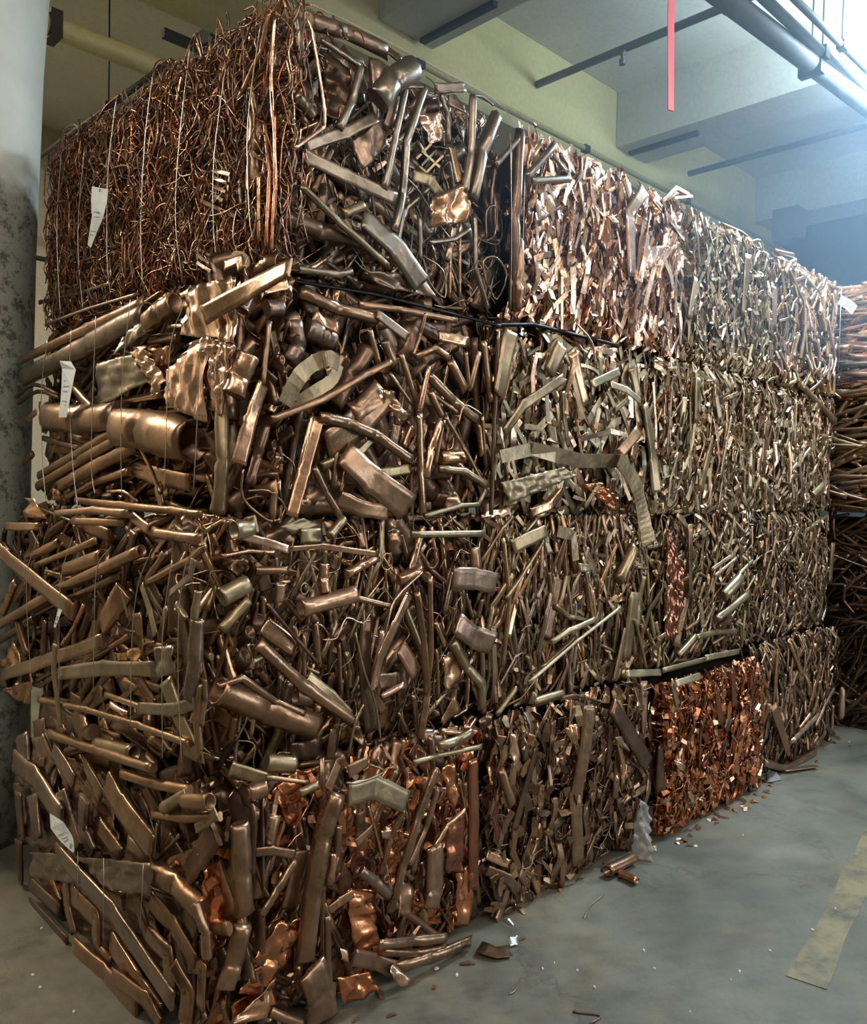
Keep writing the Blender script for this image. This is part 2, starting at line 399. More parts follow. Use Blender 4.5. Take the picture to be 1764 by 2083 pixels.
def fill(b, side, groups):
    """many pieces pressed together on one face of a bale"""
    f = b.face(side); O, A, N, L, H = f['O'], f['A'], f['N'], f['L'], f['H']; Z = np.array([0,0,1.])
    for (kind, cnt, l0, l1, w0, w1, mu, sg, tn, d0, d1) in groups:
        for _ in range(cnt):
            l = random.uniform(l0, l1); w = random.uniform(w0, w1); ang = R(random.gauss(mu, sg))
            if random.random() < .12: ang = random.uniform(-1.57, 1.57)
            ca = random.uniform(.01, L-.01); cb = random.uniform(.0, H); d = -random.uniform(d0, d1) - (.04 if b.key in ('20','30','40') or (b.key == '10' and side == 'R') else 0)
            n = 2 if l < .12 else random.choice((2,3,3,4))
            curl = random.gauss(0, .33)
            if kind == 'w': n = 5
            pts2 = []; x, y = ca-math.sin(ang)*l/2, cb-math.cos(ang)*l/2; a = ang
            pts2.append((x,y))
            for i in range(n-1):
                a2 = a+random.gauss(0, .16 if kind != 'w' else .5)+(i*curl if kind == 'w' else 0); x += math.sin(a2)*l/(n-1); y += math.cos(a2)*l/(n-1); pts2.append((x,y))
                if random.random() < .12: a += random.uniform(-.9,.9)
            pts = []
            for i,(x,y) in enumerate(pts2):
                x = min(max(x, w*.4-.015), L-w*.4+.015); y = min(max(y, w*.35-.01), H-w*.2+(random.uniform(0,.035) if b.key[0] == '1' else .012))
                dd = d + random.uniform(-.018,.018)*(1 if l > .1 else .5)
                edge = min(x, L-x, y+.02, H-y); dd -= max(0, .05-edge)*.5   # the faces round off towards the edges
                pts.append(O + A*x + Z*y + N*dd)
            if np.linalg.norm(pts[0]-pts[-1]) < .4*l: continue
            if kind == 'k':     # chopped flake
                c, sh = tone(random.choice(tn), .25)
                nn = N + np.random.uniform(-.9,.9,3); nn /= np.linalg.norm(nn)
                P = [pts[0], (pts[0]+pts[-1])/2+nn*random.uniform(-.008,.008), pts[-1]]
                b.items.append((NAMES['k'], l*w, sweep(P, [w/2*random.uniform(.4,1), w/2, w/2*random.uniform(.3,1)], [.0012]*3, nn, c, sh, 4, 0, 0, .1), False))
            elif kind == 'q':
                X = pts[-1]-pts[0]; side_ = np.cross(X, N); side_ /= np.linalg.norm(side_); h = side_*w/2
                b.put('q', [pts[0]-h, pts[-1]-h, pts[-1]+h, pts[0]+h], l*w, N, random.choice(tn))
            else:
                op = kind in 'to' and random.random() < .5
                b.put('o' if op else kind, pts, w, N, random.choice(tn), (0, 1 if op else 0), .3)

Z0, Z1, Z2, Z3, Z4 = 0.0, .745, 1.49, 2.235, 2.985
g = .012
def B_(key, u0, u1, v0, v1, r, label, dz=0):
    z = {1:(Z3,Z4), 2:(Z2,Z3), 3:(Z1,Z2), 4:(Z0,Z1)}[r]
    return Bale(key, u0, u1, v0, v1, z[0]+(g if r < 4 else .004), z[1]+dz-g/2, label)
BALES = [
 B_('10', .08,1.16, .00,1.735,1,'top corner bale of dark copper pipe with tangled reddish wire over its tagged left end'),
 B_('11',1.17,2.42, .02,1.45,1,'pale pink sheared copper bale on the top layer beside the dark pipe bale'),
 B_('12',2.44,3.45, .03,1.45,1,'grey-green fine scrap bale on the top layer, right of the pink one'),
 B_('13',3.47,4.46, .03,1.45,1,'pinkish tube scrap bale at the far right of the top layer'),
 B_('14',4.58,5.6, -.62,.9,1,'top-layer end bale jutting into the aisle with stacked straight tubes and a white tag'),
 B_('20',-.02,1.05, .00,1.735,2,'second-layer corner bale of large brown pipes with bright crumpled sheet on its end'),
 B_('21',1.07,2.16, .02,1.45,2,'second-layer bale with greenish flat strips and one long bent strip hanging out'),
 B_('22',2.18,3.25, .01,1.45,2,'second-layer bale of upright tan strips right of the greenish hanging strip'),
 B_('23',3.27,4.46, .04,1.45,2,'second-layer bale of mixed tan tubes at far right under the pinkish tube bale'),
 B_('24',4.60,5.6, -.60,.9,2,'second-layer end bale jutting into the aisle at the right edge'),
 B_('30',-.14,1.02,-.03,1.70,3,'third-layer corner bale of brown pipes with a bright soldered tee fitting'),
 B_('31',1.04,2.18, .01,1.45,3,'third-layer bale of thin upright brown tubes with two long pale rods across it'),
 B_('32',2.20,3.3,  .01,1.45,3,'third-layer bale with a reddish upright plate at its left side'),
 B_('33',3.32,4.46, .03,1.45,3,'third-layer bale of fine brown scrap at the far right'),
 B_('34',4.66,5.6, -.35,.9,3,'third-layer end bale at the right edge, shade put into its dark tones'),
 B_('40',-.12,1.01,-.09,1.44,4,'floor-level corner bale with flattened pipe on its end and orange crumpled foil on its side'),
 B_('41',1.03,2.14,-.06,1.45,4,'floor-level bale of leaf-like brown copper pieces beside the grey plastic scrap'),
 B_('42',2.17,3.22,-.10,1.45,4,'bright orange-red chopped copper bale standing on the floor', -.04),
 B_('43',3.24,4.46,-.05,1.45,4,'last floor-level bale in the aisle, brown tubes with loose ends on the floor'),
 B_('44',4.80,5.6, -.30,.9,4,'floor-level bale at the right edge behind the aisle end, coloured dark as shade'),
]
BK = {b.key: b for b in BALES}

TD = .03
FILL = {  # deep groups of the corner bales get dark tones, painting shade into the gaps
 # kind count l0 l1 w0 w1 mu sg tones d0 d1
 '10R': [('f',150,.1,.35,.02,.05,8,45,'dkdk',.07,.10),('t',70,.15,.5,.03,.07,10,40,'dkdd',.05,.12),('t',110,.1,.35,.008,.02,0,40,'kmc',.03,.10),('w',160,.1,.3,.003,.006,0,40,'cmg',.01,.08),('k',150,.03,.08,.008,.02,0,60,'mkc',.03,.09)],
 '10L': [('w',2700,.10,.40,.0035,.0065,4,34,'rmdrcm',-.014,.07),('w',300,.10,.25,.0035,.005,0,80,'rmc',-.022,.02),('s',30,.1,.3,.008,.014,5,15,'rc',.0,.04),('w',260,.15,.6,.005,.008,3,9,'rco',-.01,.03)],
 '11R': [('k',1500,.03,.10,.008,.025,5,30,'pppcpc',-.01,.06),('s',260,.08,.3,.012,.03,4,16,'ppc',-.01,.05),('f',70,.1,.4,.02,.05,3,14,'ppc',.0,.06)],
 '12R': [('f',200,.08,.32,.012,.03,2,18,'gygm',-.005,.06),('s',300,.05,.22,.008,.02,2,25,'gygp',-.01,.05),('k',1500,.02,.08,.008,.024,0,45,'ygyp',-.015,.05)],
 '13R': [('t',170,.1,.4,.015,.035,0,28,'gpm',-.005,.07),('f',120,.08,.3,.012,.03,0,30,'gpc',.0,.06),('k',500,.02,.07,.006,.015,0,40,'gp',.0,.06)],
 '14L': [('t',330,.2,.8,.016,.036,88,9,'cppg',-.01,.08)],
 '20R': [('f',150,.1,.35,.02,.05,8,45,'ddb',.07,.10),('t',70,.2,.5,.04,.10,8,35,'bddm',.05,.13),('t',90,.15,.45,.015,.035,4,30,'ddcm',.04,.11),('w',60,.1,.25,.004,.008,0,50,'bc',.02,.08),('k',120,.02,.06,.008,.02,0,60,'cb',.03,.1)],
 '20L': [('f',200,.1,.35,.02,.05,70,35,'ddb',.07,.10),('t',110,.2,.6,.03,.07,75,20,'bddm',.05,.12),('f',90,.15,.4,.03,.06,75,30,'bcm',.04,.1),('t',120,.15,.4,.012,.03,78,18,'bbc',.03,.09)],
 '21R': [('f',160,.08,.3,.015,.05,0,28,'gybc',.0,.08),('s',240,.06,.28,.012,.035,0,35,'gyyp',.0,.07),('k',500,.02,.08,.01,.025,0,50,'gpc',.0,.08),('f',30,.15,.4,.05,.08,0,20,'gd',.05,.1)],
 '22R': [('f',260,.1,.42,.014,.034,1,13,'ggyp',-.005,.07),('s',260,.06,.22,.008,.022,0,28,'yygp',.0,.06),('k',1100,.02,.08,.008,.026,0,50,'gygpc',-.012,.05)],
 '23R': [('f',200,.1,.35,.014,.03,0,22,'gmyp',.0,.07),('t',160,.1,.35,.012,.03,2,30,'gmp',.0,.07),('k',900,.02,.08,.008,.024,0,50,'gygc',-.012,.05)],
 '24L': [('t',260,.2,.7,.016,.036,86,14,'cmgb',-.01,.08)],
 '30R': [('f',150,.1,.35,.02,.05,8,35,'ddb',.07,.10),('t',90,.15,.45,.03,.07,2,30,'bddd',.05,.12),('t',170,.12,.45,.012,.028,2,22,'bdgc',.02,.09),('w',110,.1,.3,.003,.007,0,45,'bgc',.0,.07),('k',200,.02,.07,.008,.02,0,60,'cb',.03,.1)],
 '30L': [('f',200,.1,.35,.02,.05,60,40,'ddb',.07,.10),('t',110,.2,.6,.02,.05,68,22,'dbdd',.04,.12),('f',110,.12,.35,.03,.06,40,45,'bbdm',.03,.1),('t',110,.12,.4,.010,.025,60,35,'bbg',.02,.09)],
 '31R': [('t',340,.12,.5,.010,.026,3,16,'bbgm',.0,.08),('f',160,.1,.4,.015,.035,3,18,'bgcm',.0,.08),('s',120,.05,.2,.008,.02,0,45,'gb',.0,.06),('k',500,.02,.08,.008,.022,0,50,'gbcy',-.008,.06)],
 '32R': [('t',260,.1,.4,.010,.024,5,35,'bgmg',.0,.08),('f',120,.1,.35,.015,.03,5,35,'bgg',.0,.08),('k',500,.02,.08,.008,.022,0,50,'gbcy',-.008,.06)],
 '33R': [('t',300,.08,.35,.008,.022,0,35,'gbm',.0,.07),('f',140,.08,.3,.012,.025,0,35,'gbm',.0,.08),('k',500,.02,.08,.008,.022,0,50,'gbcy',-.008,.06)],
 '34L': [('t',160,.2,.6,.015,.03,60,35,'dd',.0,.08)],  # all-dark tones put the shadow into this bale's colour
 '40R': [('f',150,.1,.35,.02,.05,8,35,'ddb',.07,.10),('t',90,.2,.5,.03,.07,4,25,'bddm',.05,.12),('t',150,.15,.45,.012,.03,4,22,'bbc',.03,.09),('k',650,.02,.08,.008,.028,0,60,'cobo',.01,.08),('q',44,.12,.3,.05,.1,0,30,'oor',.025,.06)],
 '40L': [('f',150,.1,.35,.03,.06,-35,35,'ddb',.07,.10),('f',170,.2,.5,.06,.12,-35,22,'mbbd',.015,.08),('f',90,.15,.4,.03,.06,-20,30,'mbb',.02,.08)],
 '41R': [('f',190,.08,.32,.02,.045,2,22,'bdbc',.0,.08),('k',650,.03,.09,.012,.035,0,40,'bgbcd',-.005,.07),('w',160,.06,.2,.003,.007,0,60,'dkb',.0,.05),('q',16,.1,.25,.04,.08,0,25,'bc',.02,.06)],
 '42R': [('k',2100,.02,.09,.008,.028,0,45,'oorcr',-.01,.06),('f',60,.1,.35,.02,.05,3,14,'ro',.0,.06),('w',120,.05,.2,.003,.006,0,60,'oc',-.01,.04)],
 '43R': [('t',200,.1,.4,.012,.03,2,25,'bbd',.0,.08),('f',150,.1,.35,.015,.035,2,25,'bdg',.0,.08),('k',350,.02,.07,.006,.02,0,45,'cbd',.0,.07)],
 '44L': [('t',160,.2,.6,.015,.03,60,35,'dd',.0,.08)],  # shadow painted in here too, by dark tones alone
}
# the leftmost side of jutting or lower bales that shows past their neighbours
FILL.update({'42L': [('k',260,.02,.09,.008,.028,0,45,'or',.0,.05)]})

def tufts(b, n):
    """loops of wire standing up along the top edge of the wire end"""
    f = b.face('L'); Z = np.array([0,0,1.])
    for _ in range(n):
        x = random.uniform(.02, f['L']-.02); w_ = random.uniform(.02,.09); h = random.uniform(.0,.05); dd = -random.uniform(-.01,.28)
        p = [f['O']+f['A']*(x+w_*q)+Z*(f['H']+hz)+f['N']*(dd+random.uniform(-.015,.015)) for q, hz in ((-1,-.05),(-.6,h*.6),(0,h),(.6,h*.5),(1,-.05))]
        b.put('w', p, random.uniform(.0035,.006), f['N'], random.choice('rmdcr'), (0,0), .3)
def hero(side, x0, y0, s, text):
    """pieces read off the photograph: kind, width, tone, points; unprojected on to the face of the bale they belong to"""
    i = 0
    for ln in text.strip().splitlines():
        tk = ln.split()
        if not tk: continue
        kind, wpx, tn = tk[0], float(tk[1]), tk[2]; off = None; pp = []
        for q in tk[3:]:
            if ',' not in q: off = float(q)/100; continue
            a, b = q.split(','); pp.append((x0+float(a)/s, y0+float(b)/s))
        cx = sum(p[0] for p in pp)/len(pp); cy = sum(p[1] for p in pp)/len(pp)
        ax = 1 if side == 'R' else 0
        m = on_plane(cx, cy, ax, 0.0)
        best = None
        for b in BALES:
            if b.key[1] == '4': continue
            if side == 'L' and b.key[1] != '0': continue
            if side == 'R': dx = max(b.u0-m.x, m.x-b.u1, 0)
            else: dx = max(-m.y, m.y-b.v1, 0)
            dz = max(b.z0-m.z, m.z-b.z1, 0); d = dx+dz
            if best is None or d < best[0]: best = (d, b)
        b = best[1]; val = b.v0 if side == 'R' else b.u0
        N = np.array([0,-1.,0]) if side == 'R' else np.array([-1.,0,0])
        w = wpx/s/FPX*depth_of(on_plane(cx, cy, ax, val))
        base = -.012 - (.25*w if kind in 'to' else 0) if off is None else off
        pts = []
        for p in pp:
            q = on_plane(p[0], p[1], ax, val - (base+(random.uniform(-.008,.008) if kind != 'l' else 0)))
            q = np.array(q)
            pts.append(q)
        if base < .06:      # keeps inside its own bale
            lo, hi = (b.u0, b.u1) if side == 'R' else (b.v0, b.v1); axx = 0 if side == 'R' else 1
            for q in pts: q[axx] = min(max(q[axx], lo-.03), hi+.03); q[2] = min(max(q[2], b.z0-.01+w*.4), b.z1+.04)
        if kind == 'c':      # ring: centre and a rim radius
            c = pts[0]; Z = np.array([0,0,1.]); A = np.cross(N, Z); r = w/2
            pts = [c + A*r*.85*math.cos(t) + Z*r*math.sin(t) for t in np.linspace(0, 6.28, 13)]
            b.put('w', pts, .006, N, tn); continue
        if kind == 'q': L_ = np.linalg.norm(pts[1]-pts[0])*np.linalg.norm(pts[3]-pts[0]); b.put('q', pts, L_, N, tn); continue
        if kind in 'lj': b.put('l', pts, w*.8, N, 'y'); continue
        b.put(kind, pts, w, N, tn, (1 if kind == 'p' else 0, 1 if kind in 'op' else 0), .1)
# ---- right face, top corner bale
hero('R', 500, 0, 2.94, """
t 22 x 230,1670 800,1765 1570,1960
t 95 m 390,130 600,190 850,310
t 110 m 780,360 790,620
o 150 k 790,600 880,480 1000,410 +2
t 40 k 450,240 560,310 690,400 +2
t 55 k 690,400 640,600 560,770 +2
t 24 p 370,110 400,200 470,640 470,760 290,890 +2
t 16 c 390,230 300,400 290,680
t 16 c 330,260 330,640
t 70 k 300,100 330,400
o 90 k 290,560 400,690
f 70 k 350,880 600,790 780,700 +1
q 1 m 640,830 800,700 860,870 700,1020
q 1 d 470,300 640,420 600,740 480,700 -4
t 42 k 960,520 900,800 830,1130 +1
t 55 k 1070,520 960,850 940,1150 890,1370 +1
t 20 k 960,520 1080,520 +1
t 45 d 520,880 400,1150
f 80 k 350,930 600,1050 900,1190 +1
t 45 g 330,1110 560,1330 850,1590 +2
o 110 d 200,1290 450,1380 700,1440
f 135 k 700,1300 900,1480 1050,1740 +1
t 45 k 320,1610 560,1640 640,1620 +1
o 60 g 580,1280 700,1230 +1
q 1 c 1120,1180 1330,1080 1330,1330 1110,1360 +1
f 70 c 1230,870 1280,1100
q 1 p 1040,680 1160,670 1190,840 1100,860
t 55 k 1360,570 1350,900 1310,1150 +1
t 95 k 1350,1190 1410,900 1500,680 +1
t 45 k 1490,990 1640,820 +1
t 45 k 1170,560 1210,700 1210,860
f 60 m 1130,530 1310,520
f 60 m 1210,600 1310,650
f 45 m 850,560 900,540 840,760
t 75 d 1640,780 1610,1300 1610,1900 +1
t 35 k 1370,1280 1375,1600 1450,1850
t 32 k 1100,1450 1250,1430 1340,1370 +1
t 35 k 1040,1300 1045,1550
t 35 k 950,1240 900,1500
f 70 g 1000,1050 1100,1080 1180,1190
q 1 m 720,1620 1060,1640 1150,1780 800,1790 -2
w 12 k 960,1060 1040,1150 1150,1330 1280,1500
w 12 k 1060,1530 1180,1620 1190,1800 1100,1690 1060,1540 +1
w 12 k 1440,1700 1420,1560 1500,1540 1560,1650 1500,1790 1450,1700 +1
w 12 k 1370,1590 1400,1560 1450,1620 1410,1640
w 12 k 1440,1420 1440,1260 1500,1240 1490,1400 1440,1440
t 25 k 1590,850 1590,1500 1580,1850
t 35 k 1730,900 1670,1050 1680,1400
w 10 k 1080,460 1120,490 1160,550 1240,540 +1
s 14 g 1000,960 1080,1030
s 14 g 1050,900 1160,1000
s 14 g 1020,950 1110,860
s 14 g 1050,990 1140,900
s 14 g 1080,1030 1180,930
w 16 k 1360,570 1420,580 1480,630
f 50 d 850,300 930,360
t 70 m 560,1290 640,1400
t 40 c 290,1000 380,1160
t 50 k 1250,1350 1200,1560
t 22 c 1280,1330 1280,1780
t 22 c 1230,1350 1220,1780
l 6 y 380,20 740,190 1100,380 1480,590 1610,740 +3
l 5 y 1585,850 1590,1400 1585,1850 +3
l 5 y 1670,1050 1655,1600 1650,1850 +3
""")
# ---- right face, second layer
hero('R', 450, 560, 2.714, """
t 75 b 430,90 640,180 860,240
t 40 b 760,160 1000,190 1300,250
o 130 m 470,290 545,330 605,355
q 1 b 520,190 650,260 640,330 500,250
t 110 m 370,480 420,390 400,240
o 80 b 420,230 350,280
s 90 g 350,710 430,560 520,480 600,460 650,490 +3
s 70 g 650,490 610,580 500,650 380,730 +1
t 45 b 815,290 870,500
t 48 b 280,800 580,680 800,550 940,480 +2
f 90 c 95,1040 160,800 230,600 +2
t 36 b 230,600 265,250 +1
t 30 c 300,400 340,660
o 70 b 300,700 270,760
t 70 d 160,1160 200,1000 250,830 +1
t 35 c 400,1180 460,950 500,780 +1
f 66 c 390,1340 460,1080 540,790 +2
t 62 b 545,780 700,815 850,880 1050,1020 +2
f 190 b 580,950 750,820 900,640 -1
o 150 b 700,780 860,700
q 1 c 880,620 960,640 1050,800 980,820 +1
f 160 b 680,980 830,1130 1030,1410 +2
f 90 b 650,1230 780,1290 920,1390 +2
t 60 g 550,1060 680,990
t 42 b 510,1060 580,1200 660,1340 +1
o 55 g 680,1340 600,1440 +2
t 42 c 1145,500 1090,760 +1
t 45 c 1095,760 1105,1100 1115,1390 +1
t 52 c 1130,1120 1160,960 1215,800 +1
t 40 b 1150,640 1220,780
t 60 b 1140,550 1290,700 1410,800
t 30 b 1160,650 1310,760
t 60 b 1260,470 1350,640
t 45 b 1070,450 1180,400 1250,450
t 30 b 1240,780 1340,950 1460,1170 +1
f 60 g 850,1100 1050,1065
t 52 g 1200,1070 1340,1085 1460,1160 +1
o 75 c 1210,1010 1340,1000
t 30 g 1120,1400 1330,1270 1420,1265 1460,1180 +1
t 38 g 1050,1430 1460,1425 +2
t 26 b 1050,1060 1055,1330
t 48 b 1450,360 1490,700
t 38 b 1370,640 1425,420
t 34 b 1350,420 1370,620
t 30 d 1530,310 1510,800 1490,1330
t 26 b 1440,780 1460,1050
f 60 m 860,210 1030,345
t 60 b 900,360 960,500
t 35 b 990,430 1080,700
t 28 b 930,540 1060,720
t 25 b 1060,440 1100,330 1130,210 +1
o 110 d 620,720 720,560 810,410
q 1 g 330,1390 460,1340 560,1380 400,1440
f 45 p 120,1440 240,1470 375,1515 +2
o 110 g 170,1400 70,1410 +1
w 12 b 150,1190 260,1190 350,1270 330,1340 +1
w 16 b 120,1070 120,1230 250,1380 320,1420 +1
w 12 b 130,1240 220,1220 300,1290 340,1330
f 90 g 440,1440 550,1440
f 60 c 1200,330 1360,370
t 40 b 640,930 620,1180
f 60 b 970,820 950,940
w 9 c 1310,820 1340,720 1400,740 1440,770 +2
t 28 b 1230,800 1180,1050
o 130 c 60,660 100,560 150,440 +2
f 60 c 230,80 370,50 +1
o 90 m 250,180 330,180 +1
t 40 c 1420,820 1440,1000
f 40 g 740,1010 830,910 880,900 +1
t 45 c 1050,830 1010,950
q 1 p 1260,1230 1300,1220 1350,1290 1260,1300
f 60 d 280,300 310,440
t 26 b 620,1080 690,1060 660,1200
""")
# ---- right face, third layer
hero('R', 450, 1080, 2.714, """
p 100 c 440,430 590,390 735,350 +2
o 62 c 570,180 565,260 575,340 +2
c 90 c 915,170 +2
c 110 b 1165,150 +1
c 60 g 460,320 +1
f 34 c 380,100 560,85 870,130 +1
t 26 c 0,140 150,110 300,120 +1
t 60 c 690,240 780,190 870,140
t 70 c 980,270 1110,210
t 30 d 380,380 450,250 520,120 +1
o 100 d 100,180 60,230
t 45 b 190,220 370,215 +1
f 70 m 230,230 250,330
o 60 p 320,390 330,290 +1
t 70 b 200,620 450,850 740,1060 +2
f 60 g 480,800 600,900 710,1020 +2
o 150 b 520,1080 250,990 -20,880 +1
t 40 b -20,860 120,810 300,940 460,1010 +3
f 120 c 410,640 230,520
t 25 d 250,400 420,600 540,740 +1
o 60 g 0,550 150,385 +2
o 110 g 150,290 0,370 +1
o 45 b 450,490 350,370
t 45 b 520,500 540,760
f 90 d 800,490 790,700 830,1110
f 66 c 840,870 880,700 960,520 1040,350 +2
t 38 p 830,880 860,700 890,550 +2
w 14 p 910,550 960,380 1110,230 +3
w 14 g 740,560 790,780 850,950 880,1150 +2
t 46 b 1080,340 1120,600 1140,900 1100,1150 +1
t 34 b 1155,250 1160,700 1130,900 +1
t 25 b 1190,650 1200,920
f 110 b 990,640 1080,790
q 1 m 870,790 980,780 960,870 880,880 +1
t 42 p 885,920 1010,850 +2
f 120 m 1280,260 1400,265 1515,290 +2
t 70 b 1400,90 1410,230
t 44 m 1230,450 1280,230
f 130 m 1300,510 1400,590 1500,620 +2
t 60 g 1280,610 1360,760 1440,850 1440,980 +1
q 1 c 1230,700 1320,660 1330,880 1240,880
q 1 b 1220,1050 1290,910 1320,990 1230,1080 +1
o 80 d 500,930 410,920 +1
t 56 g 1200,1190 1300,1160 1385,1110 +2
t 32 g 1060,1280 1200,1240 1440,1190 +2
w 16 g 700,1250 740,1060 785,960 +3
w 12 g 640,1190 660,1080
f 60 b 590,1430 650,1280 690,1080 +1
f 70 b 700,1330 810,1270 +1
o 100 g 250,1280 400,1290 +1
f 80 g 50,1310 250,1380 +1
o 100 b 150,1450 240,1420 +1
t 50 g 430,1450 540,1400 +1
t 25 b 980,1000 1050,1230
w 10 p 560,600 640,590 690,480 780,510 820,460 +2
t 35 c 1180,500 1240,640
w 12 g 110,790 150,900 140,1040 80,1160 +2
t 30 b 460,560 460,1000
t 30 b 650,620 660,900
f 60 b 620,1090 600,1300
t 30 b 400,520 470,760 540,790
t 26 b 1350,350 1390,480
t 26 b 1440,380 1420,480
t 40 b 740,370 940,420 +1
q 1 b 720,1020 800,1150 780,1200 690,1100
t 36 b 1060,900 1090,1130
w 12 g 820,1290 900,1330 760,1390 690,1390 +2
w 12 c 860,1250 900,1330 +1
q 1 d 380,1170 560,1130 520,1260 400,1270
t 30 b 250,1360 480,1390
f 44 b 900,1000 830,880
t 26 p 150,620 180,760
""")
# ---- right face, floor level
hero('R', 450, 1480, 2.714, """
f 130 g 700,370 850,330 1020,410 +2
t 120 b 105,525 120,800 130,1040 +1
t 110 b 120,1080 70,1300 20,1450 +1
t 100 b 290,480 240,700 190,950
f 50 b 190,690 280,680 410,700 +2
t 70 b 220,1040 310,900 410,730 +1
f 110 b 440,680 420,800 370,1000
t 120 b 640,360 560,600 510,900 460,1300 +3
q 1 o 460,1040 400,1060 100,1470 230,1500 +1
q 1 o 330,1060 460,1140 300,1380 170,1300 +2
q 1 c 300,1380 180,1500 60,1640 250,1600 +2
t 60 c 620,690 600,860
t 50 b 650,540 640,700 590,880
f 50 c 595,1010 660,960 730,915 +2
t 40 b 1010,450 940,600 880,820 +1
t 52 b 1190,220 1090,500 1010,760 930,1030 +2
t 38 b 1200,330 1130,560 1040,760 +1
w 20 c 810,430 860,600 890,730 +1
o 70 b 770,560 760,460
t 60 m 770,790 850,850 930,930 +2
c 40 b 915,835 +2
q 1 c 1000,850 1060,870 1040,1030 950,1060 +1
f 130 b 1180,650 1180,900 1160,1000
t 32 c 1180,660 1250,540 1350,450 +2
f 80 r 1390,170 1395,500 1390,900
q 1 r 1440,250 1480,300 1545,690 1450,650 +1
q 1 o 1220,230 1290,200 1330,430 1280,430 +2
q 1 o 700,900 850,900 870,1200 740,1260
q 1 r 1240,500 1340,480 1330,800 1240,800
q 1 o 1300,800 1400,760 1380,1100 1300,1080
t 55 b 870,1200 1060,1180 1240,1160 +3
t 45 b 880,1235 1080,1245 1240,1210 +3
t 65 b 960,1325 1160,1270 1380,1180 +3
f 90 b 730,1270 850,1290 970,1340 +2
q 1 p 930,1350 970,1310 1040,1390 1000,1440 +5
q 1 o 640,1380 830,1350 880,1450 670,1540 +2
f 190 b 500,1330 550,1480 560,1640 +2
t 45 b 590,1040 590,1300 620,1600 +2
q 1 o 80,1530 300,1390 320,1560 60,1640
t 60 b 270,1570 450,1640 +1
f 46 b 745,640 840,550 +1
q 1 p 880,570 940,565 935,620 890,615 +2
q 1 p 660,1220 700,1230 690,1290 660,1280 +2
f 60 b 520,1000 480,1200
t 60 b 870,60 840,200
f 80 c 180,1120 230,1130 200,1400
t 50 b 560,100 560,1600 -6
t 40 b 1100,560 1060,800
""")
# ---- left end, second layer
hero('L', 0, 550, 2.845, """
t 70 b 120,520 500,340 830,185 +1
o 120 m 140,620 500,440 860,250 +1
o 125 b 860,300 930,240 1015,190 +2
q 1 k 560,540 760,480 850,640 560,790 +2
q 1 k 700,400 870,230 880,340 660,490 +3
q 1 p 1090,90 1430,20 1420,420 1040,370 +4
q 1 p 1000,560 1160,370 1400,420 1300,740 +4
q 1 p 950,580 1180,400 1190,880 960,770 +5
q 1 p 1190,420 1400,420 1290,840 1190,800 +5
q 1 p 750,470 820,430 960,640 880,720 +4
q 1 c 850,450 1000,440 960,600 900,620 +2
f 110 b 1180,260 1430,120 1680,-20 +6
t 90 g 1280,760 1285,1100 1265,1570 +2
t 180 b 270,850 480,870 690,850 +1
o 240 b 690,910 850,930 1120,990 +1
t 52 b 220,1190 450,1060 680,920 +2
o 60 b 220,1250 450,1110 680,980 +2
o 75 b 350,1250 560,1130 800,1010 +2
t 70 b 390,1320 560,1230 750,1170 +1
t 60 b 780,1140 1000,1180 1230,1210
f 110 b 760,1130 900,1190 1100,1230
w 26 c 800,1000 860,1120 930,1290 +2
f 80 b 910,1240 940,1370 +1
t 48 b 440,1330 700,1360 1000,1390 1170,1480 +2
t 50 b 320,1410 540,1390 740,1410 +1
t 45 b 420,1450 720,1460 +1
t 70 b 890,1520 1170,1560 +1
f 60 b 760,1420 860,1500
t 40 b 990,1350 1130,1430
w 20 p 640,1280 720,1280 800,1340 +2
w 25 d 100,730 200,660 340,720 +1
w 25 d 110,770 220,700 350,740 +1
o 60 b 430,680 540,800
t 34 c 150,870 210,820 +1
q 1 c 290,1260 360,1270 360,1330 300,1330 +2
t 40 b 250,970 470,1030
t 60 b 870,400 1030,390
t 40 b 130,1120 190,1060
q 1 c 140,1300 200,1280 260,1440 150,1430 +1
f 60 b 230,770 250,930
t 50 b 990,880 1230,900
f 60 b 1150,1000 1240,1010
w 14 d 760,1180 740,1130 830,1070
t 50 b 700,760 950,720
f 100 c 1440,100 1640,80 +2
o 95 m 1440,210 1580,190 +2
l 6 y 275,400 240,700 245,1100 265,1320 +5
l 6 y 412,340 400,700 420,1100 450,1390 +5
l 6 y 555,265 535,800 530,1150 550,1300 +6
l 6 y 755,170 710,600 700,1000 705,1310 +6
l 6 y 1070,180 985,450 960,1000 950,1270 +7
l 6 y 1160,400 1140,900 1120,1270 +7
""")
